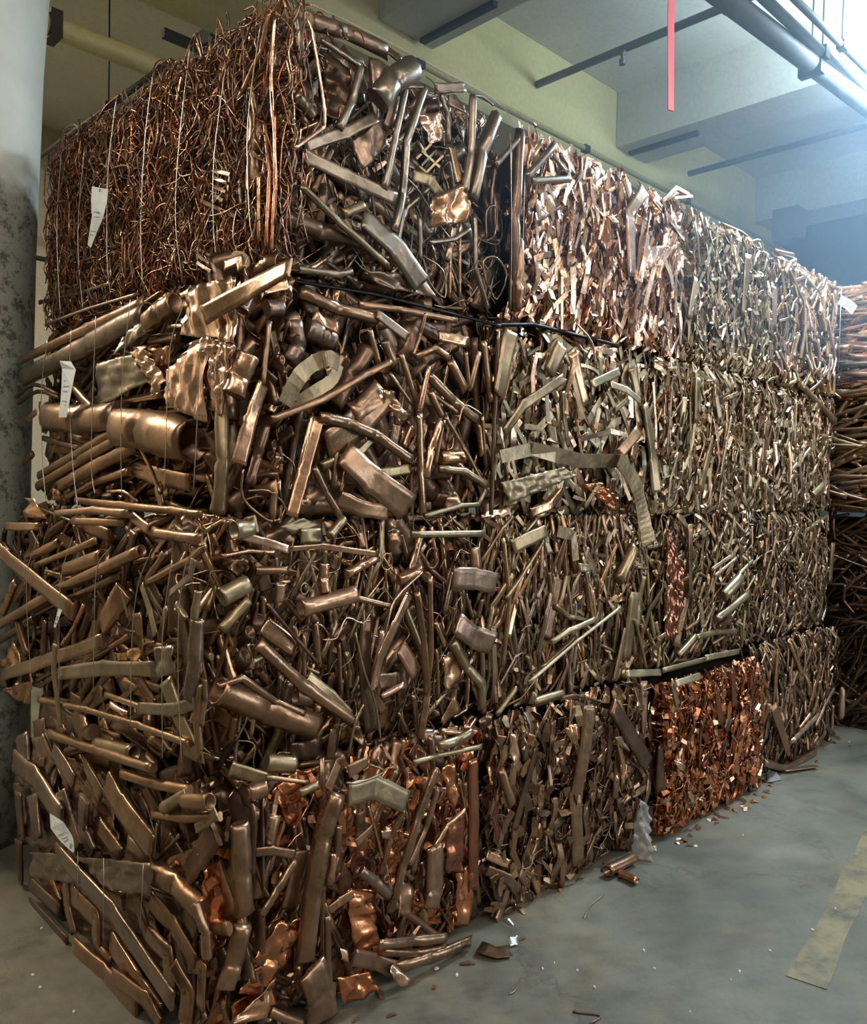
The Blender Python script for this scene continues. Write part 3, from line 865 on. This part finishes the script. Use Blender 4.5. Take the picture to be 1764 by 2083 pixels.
# ---- left end, third layer
hero('L', 0, 1050, 2.845, """
f 95 b -60,130 30,230 430,560 +4
o 62 b -20,640 350,420 820,200 +2
t 52 b -40,730 200,590
t 50 d 340,510 690,340 +1
o 48 b 850,370 960,210 +1
t 48 b 850,385 1100,250 1350,205 1590,210 +2
o 80 b 380,310 600,230 +1
o 48 b 150,250 345,150 +1
t 40 b 200,290 560,140 +1
f 44 b 20,60 220,60 +2
t 40 d 30,80 20,150 60,210 +1
f 80 b 10,920 200,860 600,720 +4
t 40 b 500,850 750,690 +2
f 85 k 340,910 600,880 900,885 +4
q 1 k 880,760 980,750 1000,910 900,940 +5
f 70 k 800,1110 1000,1120 1140,1090 +4
f 45 g 320,740 310,900 330,1050 350,1220 +6
t 40 b 220,1060 500,1120 800,1210 1100,1320 +4
f 140 b 590,640 660,530 720,430 +1
f 55 g 820,400 870,550 900,690 +3
f 26 g 700,430 740,590 +3
o 95 m 1100,1060 1130,850 1150,600 +4
o 58 g 1310,650 1430,490 +4
t 58 c 1200,930 1290,700 +3
t 60 b 1190,980 1180,1200 1240,1400 +3
f 95 g 960,950 1040,1180 1160,1400 +3
f 110 b 1230,960 1280,1100 1300,1280 +3
f 45 k 980,450 1100,350 1270,270 +5
t 50 b 930,720 970,520 +1
o 95 b 550,1020 510,1260 +2
o 90 g 560,1320 780,1340 +2
t 62 b 280,1260 560,1360 890,1460 +4
t 50 b 850,1180 900,1440 +1
t 38 b 610,1030 830,1110 +2
t 44 p 640,1090 740,1150 +2
t 50 b 260,600 250,800
w 26 c 490,510 430,640 360,740 +4
t 55 b 100,600 160,800 +1
t 60 c 20,560 90,380
q 1 c 10,850 80,720 140,870 30,900 +1
q 1 b 30,1000 170,950 170,1090 80,1150 +2
o 120 b -20,1080 80,1040
w 18 b 820,820 840,740 900,730 +2
o 60 d 960,450 1010,380
f 90 b 790,560 830,820
q 1 c 660,780 800,760 820,850 680,850 +1
f 100 b 800,940 900,1100
t 44 g 1020,500 1080,600 +3
f 70 d 180,560 330,480
t 40 b 600,1240 700,1200
f 80 b 1060,1350 1180,1400 +2
f 100 g 1290,1430 1560,1560
o 60 b 380,1370 520,1330
l 6 y 215,130 155,350 165,700 185,1000 +6
l 6 y 420,120 350,400 340,1060 +6
l 7 y 640,180 560,310 545,700 540,1000 +6
l 7 y 880,190 800,400 765,700 755,1230 +6
l 7 y 995,255 940,700 940,1400 +7
l 7 y 1190,170 1090,240 1040,500 1030,900 1050,1420 +7
""")
# ---- left end, floor level
hero('L', 0, 1440, 2.845, """
q 1 m 80,170 300,160 330,470 75,440 0
q 1 m 75,430 330,440 420,820 100,790 0
q 1 b 330,250 620,400 700,860 420,820 -1
q 1 b 200,980 850,1080 1000,1600 500,1450 -3
q 1 m 185,830 880,900 870,1090 180,970 +6
f 150 m 130,150 160,400 +2
f 110 m 240,180 300,360 +3
f 130 m 80,300 200,400 360,640 +3
f 140 m 190,500 220,760 +3
f 90 m 105,480 125,750 +2
f 90 d 105,760 120,1050 +1
f 80 d 170,1010 350,1180 +2
f 48 d 170,1110 390,1350 +3
f 90 b 380,1000 390,1150 430,1310 +2
f 120 b 420,1080 560,1220 560,1360 +3
f 100 b 600,1080 720,1120 +2
f 115 m 330,830 650,1180 1000,1700 +7
f 110 b 870,1110 1000,1250 1130,1470 +3
f 120 b 790,1100 850,1300 980,1430 980,1590 +2
f 150 b 640,1340 800,1600 930,1780 +2
t 130 b 890,930 1020,1020 1170,1170 +2
f 120 d 880,1090 1060,1160 1140,1300 +1
o 70 b 1200,1450 1190,1300 1130,1130 +3
f 160 d 1250,720 1160,850 1060,1000 +1
f 110 b 1000,1480 1090,1640 1070,1830 +3
f 80 b 1090,1490 1170,1500 1160,1740 +2
f 110 b 420,1370 600,1530 790,1740 +3
f 100 b 650,1550 850,1690 930,1829 +3
f 28 b 885,880 910,670 +3
t 28 b 900,890 1040,740 +2
o 95 b 1060,540 1215,545 +3
o 75 g 1090,490 950,580 +3
t 55 b 880,620 1080,640 1300,640 +2
f 55 g 1130,700 1200,660 1300,630 +3
q 1 c 980,870 1140,800 1050,950 1000,920 +2
f 150 b 620,430 700,570 890,820 +3
f 100 m 310,240 430,430 +3
f 90 m 490,320 590,510 +2
t 66 b 710,380 900,440 1100,480 +3
f 130 m 490,520 480,700 540,840 +2
f 110 m 350,480 400,640 460,820 +2
f 100 d 720,480 850,700
f 110 b 570,680 700,860 +1
f 90 b 740,780 880,890 +2
f 120 b 280,1000 340,1150
f 90 m 700,1240 780,1400
f 120 b 540,1380 640,1500 +1
f 120 b 1100,1600 1180,1829 -1
t 90 b 1230,1260 1330,1280
f 100 m 260,700 300,760
q 1 c 200,290 240,290 240,340 210,330 +5
l 5 x 450,830 450,1100 +8
l 5 x 600,870 600,1350 +8
l 5 x 830,900 810,1300 +8
""")
# ---- left end, top corner bale: wires and the ladder-like fins
hero('L', 0, 0, 2.845, """
l 6 y 355,890 330,1250 335,1550 350,1820 +3
l 6 y 490,850 455,1250 455,1500 480,1800 +3
l 6 y 675,560 625,1000 620,1500 640,1700 +3
l 6 y 885,430 840,800 815,1300 825,1660 +3
l 6 y 1100,260 1040,800 1015,1250 1050,1600 +3
l 6 y 1310,360 1240,900 1235,1300 1260,1560 +3
l 6 y 1510,120 1435,700 1440,1200 1460,1380 +3
l 5 y 1300,1100 1230,1180 +4
l 5 y 1230,1200 1150,1420 +4
s 20 d 1240,985 1330,1010 +3
s 20 d 1330,1010 1310,1160 +3
s 18 d 1240,1030 1315,1060 +3
s 18 d 1240,1080 1305,1110 +3
s 18 d 1240,1130 1290,1160 +3
s 22 d 1160,1160 1360,1250 +3
s 18 d 1140,1440 1240,1490 +3
s 18 d 1140,1480 1230,1530 +3
s 18 d 1140,1520 1220,1570 +3
s 16 d 1150,1420 1140,1560 +3
s 16 d 1230,1430 1210,1580 +3
t 34 c 1560,70 1510,300 1370,600 +1
t 30 c 1590,90 1570,400 1580,700 +1
t 40 r 1530,700 1560,1000 1540,1450 +1
t 30 r 1590,640 1590,1100 1570,1500 +1
t 30 c 1500,1000 1500,1400 +1
w 12 r 1410,60 1480,50 1400,300 1390,420 +2
w 12 r 1570,530 1610,1000 1590,1300 +2
w 12 g 1600,1430 1650,1480 1680,1530 +1
f 60 b 1300,1540 1390,1500 1400,1560 +2
t 26 m 150,1780 450,1700 650,1640 +1
t 20 m 260,1880 500,1790 800,1700 +1
w 16 r 700,480 620,600 560,700
""")
# ---- right part of the long face, upper layers
hero('R', 1000, 500, 2.309, """
s 60 g -40,985 190,955 300,990 +5
s 66 g 190,955 420,1010 600,1010 +6
s 84 g 600,1000 680,1130 710,1260 740,1400 +9
q 1 y 50,1110 340,1040 400,1080 90,1210 +3
f 40 y 470,650 600,590 +4
f 36 y 560,650 640,680 700,730 +4
f 30 y 580,770 640,720 +3
f 30 y 545,680 580,760 +3
f 90 g 90,400 60,560 30,700 +1
f 80 g 330,470 270,600 +2
f 50 g 340,620 150,750 60,880 +2
s 22 p 420,910 560,870 640,890 +5
f 55 b 600,980 690,870 +4
f 66 g 720,740 760,1000 830,1160 +1
f 50 g 660,570 690,720 +1
q 1 c 700,120 830,0 790,150 730,180 +1
q 1 o 430,1120 520,1110 590,1190 580,1250 +1
q 1 y 1010,320 1100,370 1080,400 1010,360 +1
f 38 y 960,150 930,340 +1
f 45 g 1205,40 1180,330 +1
t 80 b 120,-40 115,180 110,350 +1
q 1 p 220,90 300,110 290,240 230,250
f 45 g 970,620 960,830 +1
f 50 g 1040,900 980,1150 +1
f 42 g 1190,640 1180,820
f 60 b 1290,840 1270,1080
t 30 g 1560,1120 1510,1170 +1
f 60 m 1330,190 1360,400
t 40 m 1380,200 1440,390
t 30 c 1540,130 1550,400
t 22 c 1520,370 1510,560
t 30 g 1450,600 1620,830 +1
s 50 c 730,-200 700,40 690,180 +1
f 60 p 330,-460 140,-160 -20,-180 -2
t 60 k 310,-170 170,-30
l 5 y 1730,240 1740,680
t 20 x 0,370 200,370 600,470 -1
w 12 p 400,340 470,450 490,560 +3
w 16 p 40,850 70,1030 +3
""")
hero('R', 1000, 0, 2.309, """
t 45 k 300,680 160,840 +2
t 36 k 190,850 370,840 +2
t 22 k 290,730 370,830 +1
t 22 k 320,720 390,820 +1
q 1 m 200,900 270,850 340,970 220,1050 +1
q 1 p 200,670 240,650 230,760 160,800 +1
f 70 p 720,890 650,1000 660,1300 +2
f 20 c 780,960 880,900 940,890 +1
f 24 c 800,950 870,880 935,840 +1
f 14 p 860,930 960,870 +2
q 1 o 755,960 775,960 780,1010 760,1020 +3
q 1 c 550,1010 580,1000 600,1050 570,1050 +3
q 1 p 700,1160 860,1150 810,1240 720,1270 +2
f 30 g 980,1000 1010,1100
w 14 g 1080,1050 1200,1110 1180,1200
w 14 g 1200,1140 1260,1130 1280,1200
t 26 g 1450,1280 1530,1370
t 24 m 1330,1180 1420,1200
f 20 c 450,740 430,850 +1
f 24 c 560,790 540,900 +1
f 30 c 620,830 650,930 +1
""")
# ---- right part of the long face, lower layers
hero('R', 950, 1020, 2.167, """
t 30 y 370,620 450,570 560,520 +3
t 20 y 270,800 480,620 680,465 +4
t 22 g 170,430 260,300 340,170 +2
t 26 g 390,460 450,510 520,525 +2
f 60 b 400,340 380,460 350,600 +1
f 75 g 740,400 700,700 +1
f 40 g 700,560 650,820 +2
q 1 r 880,110 950,280 960,560 870,620 +1
f 34 b 985,100 985,420 +1
f 40 b 970,430 920,640 +1
t 34 g 1240,410 1100,520 +2
t 50 g 1130,420 1210,330 +2
t 18 g 1080,300 1180,230 +1
t 18 g 1090,330 1190,250 +1
t 26 g 1010,600 1100,575 1190,575 +2
t 30 g 930,680 1010,590 +2
f 60 g 200,200 350,130 +1
s 50 g 400,130 470,150 480,260 +1
f 50 b 470,280 510,140
q 1 y 490,270 550,280 540,310 500,310 +2
f 66 b 540,900 520,1100 480,1300 490,1600 +1
q 1 c 610,950 640,1000 620,1100 580,1000
q 1 p 190,1020 230,1030 225,1190 200,1150 +2
q 1 c 245,1010 300,1030 290,1080 250,1070 +2
q 1 c 430,1000 490,980 490,1080 460,1060 +2
q 1 c 400,1130 440,1110 450,1160 410,1160 +2
f 80 d 640,900 740,1060 800,1160 +3
f 60 d 780,1100 800,1300
q 1 y 650,1040 700,1030 710,1100 680,1080 +3
t 44 b 150,1180 200,1340 +1
t 40 b 200,1330 180,1240
f 46 b 1350,900 1420,1110 +2
t 26 p 1430,1060 1550,940 +3
t 30 b 1310,1150 1400,1180 1540,1170 +3
t 30 g 1650,960 1700,800 +1
t 24 g 860,760 1000,720 1120,690 +2
f 30 y 900,740 1030,740 +5
f 26 y 1050,690 1200,690 +5
f 30 y 700,760 880,770 +4
f 36 g 880,800 930,900 +4
q 1 p 915,1140 950,1150 960,1190 930,1180 +3
q 1 c 975,1280 1000,1280 1000,1330 980,1320 +3
q 1 c 880,1060 900,1050 910,1080 890,1090 +3
q 1 p 1000,1000 1020,1000 1020,1020 1000,1020 +3
f 34 r 1100,830 1120,980 +1
f 50 r 1170,740 1180,900 +1
f 40 d 1160,950 1140,1010 +1
t 22 g 1490,130 1590,60
f 26 g 1640,180 1700,340
t 50 g 290,900 420,860 +2
t 36 g 280,960 300,840 +2
t 28 g 130,970 220,820 +2
w 12 g 770,200 795,290 750,290 +2
w 16 g 740,520 770,640 790,740 +2
t 30 g 480,600 330,740 +1
t 60 g 740,200 670,350 +2
""")
for b in BALES:
    for side in 'RL':
        if b.key+side in FILL: fill(b, side, FILL[b.key+side])
tufts(BK['10'], 330)
for b in BALES: b.build()
# ------------------------------------------------------------------ tags, loose pieces, lamps
def paper_tag(pts, label, N, hole=True):
    """paper slip: pts run down the slip as (left, right) pairs"""
    c = np.mean([p for pr_ in pts for p in pr_], axis=0); N = np.array(N, float)
    root = empty('paper_tag', c); tag(root, label, 'tag')
    V=[]; 
    for l, r in pts: V += [np.array(l)-c, np.array(r)-c]
    n=len(V); V2=[v-N*.0008 for v in V]; F=[]
    m=len(pts)
    for i in range(m-1):
        a=2*i; F += [(a,a+1,a+3,a+2),(a+n,a+2+n,a+3+n,a+1+n)]; F += [(a,a+2,a+2+n,a+n),(a+1,a+1+n,a+3+n,a+3)]
    F += [(0,n,n+1,1),(n-2,n-1,2*n-1,2*n-2)]
    slip = raw('slip', V+V2, F, PAPER, root)
    # printed lines
    for t0 in (.42,.5,.58,.74,.8):
        k = t0*(m-1); i = min(int(k), m-2); f = k-i
        L_ = V[2*i]*(1-f)+V[2*i+2]*f; R_ = V[2*i+1]*(1-f)+V[2*i+3]*f; d = R_-L_
        dn = (V[2*i+2]-V[2*i]); dn = dn/np.linalg.norm(dn)*.004
        a, b = L_+d*.2+N*.0012, L_+d*random.uniform(.6,.85)+N*.0012
        raw('printed_line', [a,b,b+dn,a+dn,a-N*.0006,b-N*.0006,b+dn-N*.0006,a+dn-N*.0006], box_vf(0,1,0,1,0,1)[1], INK, slip)
    if hole:
        L_, R_ = V[0], V[1]; p = (L_+R_)/2 + (V[2]-V[0])*.18
        th = np.linspace(0, 6.28, 13)[:-1]; Z = np.array([0,0,1.]); A = np.cross(N, Z)
        vs = [p+N*.0015+(A*math.cos(t)+Z*math.sin(t))*.005 for t in th]; vs2=[v-N*.001 for v in vs]
        raw('eyelet', vs+vs2, [tuple(range(12)), tuple(range(23,11,-1))]+[(i,i+12,(i+1)%12+12,(i+1)%12) for i in range(12)], IRON, slip)
    return root
def pl(px, py, ax, val): return np.array(on_plane(px, py, ax, val))
u = BK['10'].u0
paper_tag([(pl(187,379,0,u-.07), pl(220,385,0,u-.05)), (pl(185,408,0,u-.075), pl(217,410,0,u-.055)), (pl(187,440,0,u-.08), pl(210,442,0,u-.06)), (pl(182,470,0,u-.07), pl(197,472,0,u-.07)), (pl(178,498,0,u-.06), pl(185,504,0,u-.06))],
          'white paper tag tapering downwards on the tangled wire bale at upper left', (-1,0,0))
u = BK['20'].u0
paper_tag([(pl(121,734,0,u-.09), pl(144,735,0,u-.07)), (pl(126,750,0,u-.08), pl(154,752,0,u-.07)), (pl(125,785,0,u-.08), pl(147,785,0,u-.08)), (pl(123,815,0,u-.08), pl(141,818,0,u-.08)), (pl(119,849,0,u-.07), pl(135,849,0,u-.08))],
          'white paper slip tied to a wire in front of the big brown pipes', (-1,0,0))
u = BK['40'].u0
paper_tag([(pl(101,1655,0,u-.09), pl(110,1660,0,u-.09)), (pl(103,1685,0,u-.09), pl(128,1672,0,u-.095)), (pl(120,1708,0,u-.09), pl(145,1698,0,u-.09)), (pl(140,1728,0,u-.09), pl(149,1708,0,u-.09)), (pl(149,1735,0,u-.09), pl(151,1730,0,u-.09))],
          'pale leaf-shaped paper tag on the flattened pipes of the floor-level corner bale', (-1,0,0), hole=False)
u = BK['14'].u0
paper_tag([(pl(1712,600,0,u-.05), pl(1704,618,0,u-.05)), (pl(1728,608,0,u-.05), pl(1720,628,0,u-.05)), (pl(1745,622,0,u-.05), pl(1733,640,0,u-.05))],
          'small white tag on the straight tubes of the far jutting bale', (-1,0,0))
u = BK['30'].u0
paper_tag([(pl(118,1238,0,u-.08), pl(126,1241,0,u-.08)), (pl(114,1255,0,u-.08), pl(120,1258,0,u-.08)), (pl(109,1275,0,u-.08), pl(113,1277,0,u-.08))],
          'tiny rolled white tag on a wire above the wide flat pipe', (-1,0,0), hole=False)

def piece(name, kind, pts, w, t, label, cat, mouth=(0,0), m=None):
    pts = [np.array(p, float) for p in pts]; c = pts[0].copy(); c[2] = 0 if c[2] < .1 else c[2]
    cc, sh = tone(t, .05)
    P, A, Bv = densify([p-c for p in (smooth_path(pts, 3) if kind == 'w' else pts)], w/2, kind)
    V, F, C = sweep(P, A, Bv, (0,0,1), cc, sh, 5 if kind == 'w' else 12, mouth[0], mouth[1], 0.03)
    V[:,2] = np.maximum(V[:,2], .001 - c[2])
    o = raw(name, V, F, m or COPPER, None, True, C); o.location = c; return tag(o, label, cat)
fl = lambda px, py, z=.01: pl(px, py, 2, z)
piece('copper_tube_stub', 'o', [fl(1296,1792,.02), fl(1262,1776,.02)], .035, 'c', 'short shiny copper tube stub lying loose on the floor', 'tube', (1,1))
piece('copper_tube_stub', 'o', [fl(1290,1744,.03), fl(1236,1772,.03)], .05, 'b', 'open-ended tan tube lying against the foot of the leaf-like bale', 'tube', (0,1))
piece('copper_tube_stub', 'f', [fl(1565,1555,.02), fl(1600,1566,.02), fl(1660,1558,.015)], .04, 'b', 'flattened curved tube poking out on to the aisle floor beyond the orange bale', 'tube')
piece('loose_wire', 'w', [fl(1188,1868,.004), fl(1202,1842,.004), fl(1228,1821,.004)], .006, 'y', 'bent pale wire lying on the floor in the aisle', 'wire')
piece('loose_wire', 'w', [fl(1165,2058,.004), fl(1222,2066,.004), fl(1200,2083,.004)], .006, 'd', 'dark bent wire on the floor at the bottom edge of the photo', 'wire')
piece('loose_wire', 'w', [fl(1060,1990,.004), fl(1048,2015,.004), fl(1036,2022,.004)], .005, 'g', 'short tan wire on the floor below the floor-level corner bale', 'wire')
piece('loose_strip', 's', [fl(975,1925,.02), fl(1010,1938,.012), fl(1036,1934,.012)], .07, 'd', 'dark curled strip on the floor at the foot of the corner bale', 'strip')
FOILM = plain('grey_plastic_film', (.20,.195,.18), .28, .1)
def film(name, c4, label, cat, N=(0,-1,0), amp=.03, m=FOILM, z0=None):
    c4 = [np.array(p, float) for p in c4]; c = c4[3].copy()
    V, F, C = foil([p-c for p in c4], N, (1,1,1), 0, amp, freq=9)
    V[:,2] = np.maximum(V[:,2], .001-c[2]); o = raw(name, V, F, m, None, True); o.location = c; return tag(o, label, cat)
film('plastic_film', [pl(1303,1625,1,-.12), pl(1322,1640,1,-.12), fl(1318,1752,.01)+np.array([0,-.02,0]), fl(1284,1748,.01)], 'crumpled grey plastic film hanging between the leaf-like bale and the orange bale', 'plastic film', amp=.035)
film('foil_scrap', [fl(1034,1903,.03), fl(1052,1900,.03), fl(1054,1920,.01), fl(1038,1924,.01)], 'small crumpled silvery foil on the floor near the corner bale', 'foil', (0,0,1), .02, plain('silver_foil', (.7,.7,.68), .25, .9))
film('foil_scrap', [fl(1560,1566,.03), fl(1580,1570,.03), fl(1590,1585,.01), fl(1562,1590,.01)], 'whitish crumpled scrap on the floor past the orange bale', 'foil', (0,0,1), .02)
WHITE = plain('pale_chip', (.75,.72,.62), .5)
chips = [(1380,1708,8),(1415,1722,6),(1512,1642,10),(1310,1935,6),(1210,2010,5),(1566,1935,4),(1653,1893,5),(1332,1972,4),(1505,1978,5),(1104,1972,5),(1512,1700,3),(1487,1995,4),(1404,2060,3),(1700,1850,4),(1175,1975,4),(1440,1622,4),(930,1985,7),(1128,1960,3),(888,1972,8),
         (85,1890,5),(66,1985,5),(82,2010,5),(150,2060,5)]
for i, (x, y, s_) in enumerate(chips):
    p = fl(x, y, 0); d = depth_of(p); r = s_/FPX*d*.6
    k = 6; V = [(r*random.uniform(.5,1.1)*math.cos(j*1.047)*1.5, r*random.uniform(.5,1.1)*math.sin(j*1.047), .001) for j in range(k)]
    V += [(a*.8, b*.8, .006) for a, b, c in V]
    o = raw('debris_chip', V, [tuple(range(5,-1,-1)), tuple(range(6,12))]+[(j,(j+1)%6,(j+1)%6+6,j+6) for j in range(6)], WHITE)
    o.location = p; o.rotation_euler = (0,0,random.uniform(0,3))
    tag(o, 'small pale chip of debris lying on the dark concrete floor', 'debris', 'pale chips scattered on the floor')

# chopped copper crumbs along the foot of the floor-level bales
for i in range(56):
    b_ = BK[random.choice(('40','41','42','42','42','43','43'))]; x = random.uniform(b_.u0, b_.u1); y = b_.v0-abs(random.gauss(.01,.05))-.005
    l = random.uniform(.015,.06); a_ = random.uniform(0,3.14); d_ = np.array([math.cos(a_), math.sin(a_), 0])*l/2; cc, sh = tone(random.choice('ocbcg'), .2)
    P = [-d_, np.array([0,0,random.uniform(.004,.012)]), d_]; w_ = random.uniform(.004,.012)
    V, F, C = sweep(P, [w_*.6,w_,w_*.5], [.001]*3, (0,0,1), cc, sh, 4, 0, 0, .1); V[:,2] += .001-V[:,2].min()
    o = raw('copper_crumb', V, F, COPPER, None, False, C); o.location = (x,y,0); tag(o, 'small bent crumb of copper lying at the foot of the floor-level bales', 'scrap', 'copper crumbs at the foot of the stack')

# worn yellow line on the floor
def stripe():
    m, nt, b = mat('worn_yellow_line')
    n = noise(nt, 5, 8, .7); r = ramp(nt, n.outputs[0], [(.36, (.065,.063,.04)), (.58, (.21,.165,.08))])
    nt.links.new(r.outputs[0], b.inputs['Base Color']); b.inputs['Roughness'].default_value = .6
    a, b2 = fl(1640,2000,0), fl(1800,1675,0); d = (b2-a)/np.linalg.norm(b2-a); s_ = np.cross(d,(0,0,1)); V=[]; F=[]; n_=14
    for i in range(n_+1):
        t = i/n_; w_ = .06*random.uniform(.85,1.1); p = a+(b2-a)*t
        for q, z in ((-w_,.001),(w_,.001),(w_,.003),(-w_,.003)): V.append((*(p+s_*q)[:2], z))
    for i in range(n_):
        for j in range(4): F.append((i*4+j, i*4+(j+1)%4, i*4+4+(j+1)%4, i*4+4+j))
    F += [(3,2,1,0), (n_*4, n_*4+1, n_*4+2, n_*4+3)]
    tag(raw('trim_20', V, F, m), kind='structure')
stripe()

# pipes and fittings overhead
pb = pipe_thing('sprinkler_pipe', [(3.5,1.83,4.5),(3.5,-8,4.5)], .026, PIPEG, 'grey branch pipe with a sprinkler head, ending at the yellow beam', 'pipe', [(3.5,.4,4.5),(3.5,-4,4.5)])
hd = lathe('sprinkler_head', [(.02,0),(.02,.03),(.01,.04),(.01,.07),(.035,.075),(.035,.08)], PIPEG, None, 12); hd.parent = pb; hd.location = (0,1.12-1.83,-.10)
pipe_thing('sprinkler_pipe', [(5.28,1.6,4.3),(5.28,-8,4.3)], .024, PIPEG, 'grey pipe under the ceiling beyond the second cross beam, above the far bales', 'pipe', [(5.28,-.9,4.3)])
pipe_thing('sprinkler_pipe', [(-6,1.68,4.12),(7.5,1.68,4.12)], .020, PIPEY, 'yellowed pipe running along the foot of the yellow beam above the stack', 'pipe', [(u_,1.68,4.12) for u_ in (2.2,3.9,5.4)], False)
for (pa, pb_, z_, r_, lab) in (((1480,0),(1764,215),4.19,.06,'thickest grey-blue pipe crossing the upper right ceiling corner'),
                             ((1558,0),(1714,147),4.23,.03,'thinner pipe beside the thickest one in the upper right corner'),
                             ((1641,22),(1764,143),4.235,.02,'thin pipe nearest the bright lamp in the upper right corner')):
    a_, c_ = pl(*pa, 2, z_), pl(*pb_, 2, z_); d_ = (c_-a_)/(c_[0]-a_[0]); at_u = lambda u: tuple(a_+d_*(u-a_[0]))
    pipe_thing('heating_pipe', [at_u(2.0), at_u(7.5)], r_, PIPEG, lab, 'pipe', [at_u(3.9), at_u(6.0)])
for u_, v_, lab in ((2.33,1.25,'short dark channel under the cross beam left of the yellow beam face'), (4.68,1.25,'short dark channel under the second cross beam')):
    o = box('mounting_channel', -.02,.02,-.3,.3,-.03,0, IRON); o.location=(u_,v_+.25,HB); tag(o, lab, 'channel')
bl = empty('pipe_bracket', (1.32,2.5,4.1)); tag(bl, 'black bracket box above the yellow pipe at upper left', 'bracket')
box('bracket_plate', -.10,.10,-.10,.10,-.02,.14, IRON, bl); box('bracket_arm', -.34,-.10,-.02,.02,.0,.05, IRON, bl)
sg = box('beam_bracket', -.1,.1,-.12,.12,-.3,.0, PIPEG); sg.location = (6.75,1.35,4.30); tag(sg, 'grey block under the ceiling in the shade above the far end of the stack', 'bracket')

rb = [(0.825,-.8,4.36+.44)] + [(0.825+.006*math.sin(z*3),-.8+.004*math.cos(z*2),z) for z in (4.2,3.8,3.4,3.1,2.9)] + [(.836,-.8,2.655)]
c0 = np.array(rb[0]); P = [np.array(p)-c0 for p in rb]
V, F, C = sweep(P, [.0105]*len(P), [.002]*len(P), (-.7,-.7,0), (1,1,1), 0, 4, 0, 0, 0, np.linspace(0,.5,len(P)))
o = raw('pink_ribbon', V, F, PINK); o.location = c0; tag(o, 'bright pink plastic strip hanging straight down from the ceiling', 'ribbon')

# lamps of the hall
def glow(name, c, s):
    m = bpy.data.materials.new(name); m.use_nodes = True; nt = m.node_tree; nt.nodes.clear()
    e = nt.nodes.new('ShaderNodeEmission'); o = nt.nodes.new('ShaderNodeOutputMaterial'); e.inputs[0].default_value=(*c,1); e.inputs[1].default_value=s
    nt.links.new(e.outputs[0], o.inputs[0]); return m
for (x, y, z, lx, ly, c, s_, lab) in LAMPS:
    root = empty('ceiling_lamp', (x,y,z)); tag(root, lab, 'ceiling lamp')
    g_ = glow('lamp_tube_glow', c, s_)
    hx, hy = (lx*.5, ly*.18) if lx > ly else (lx*.18, ly*.5)
    box('lamp_housing', -hx,hx,-hy,hy,.05,.09, PAPER, root)
    box('lamp_diffuser', -lx/2+.02,lx/2-.02,-ly/2+.02,ly/2-.02,0,.049, g_, root)
    for q in (-1,1): box('hanger_rod', q*lx*.35*(lx>ly)-.005, q*lx*.35*(lx>ly)+.005, q*ly*.35*(ly>lx)-.005,q*ly*.35*(ly>lx)+.005,.09, HC-z, IRON, root)
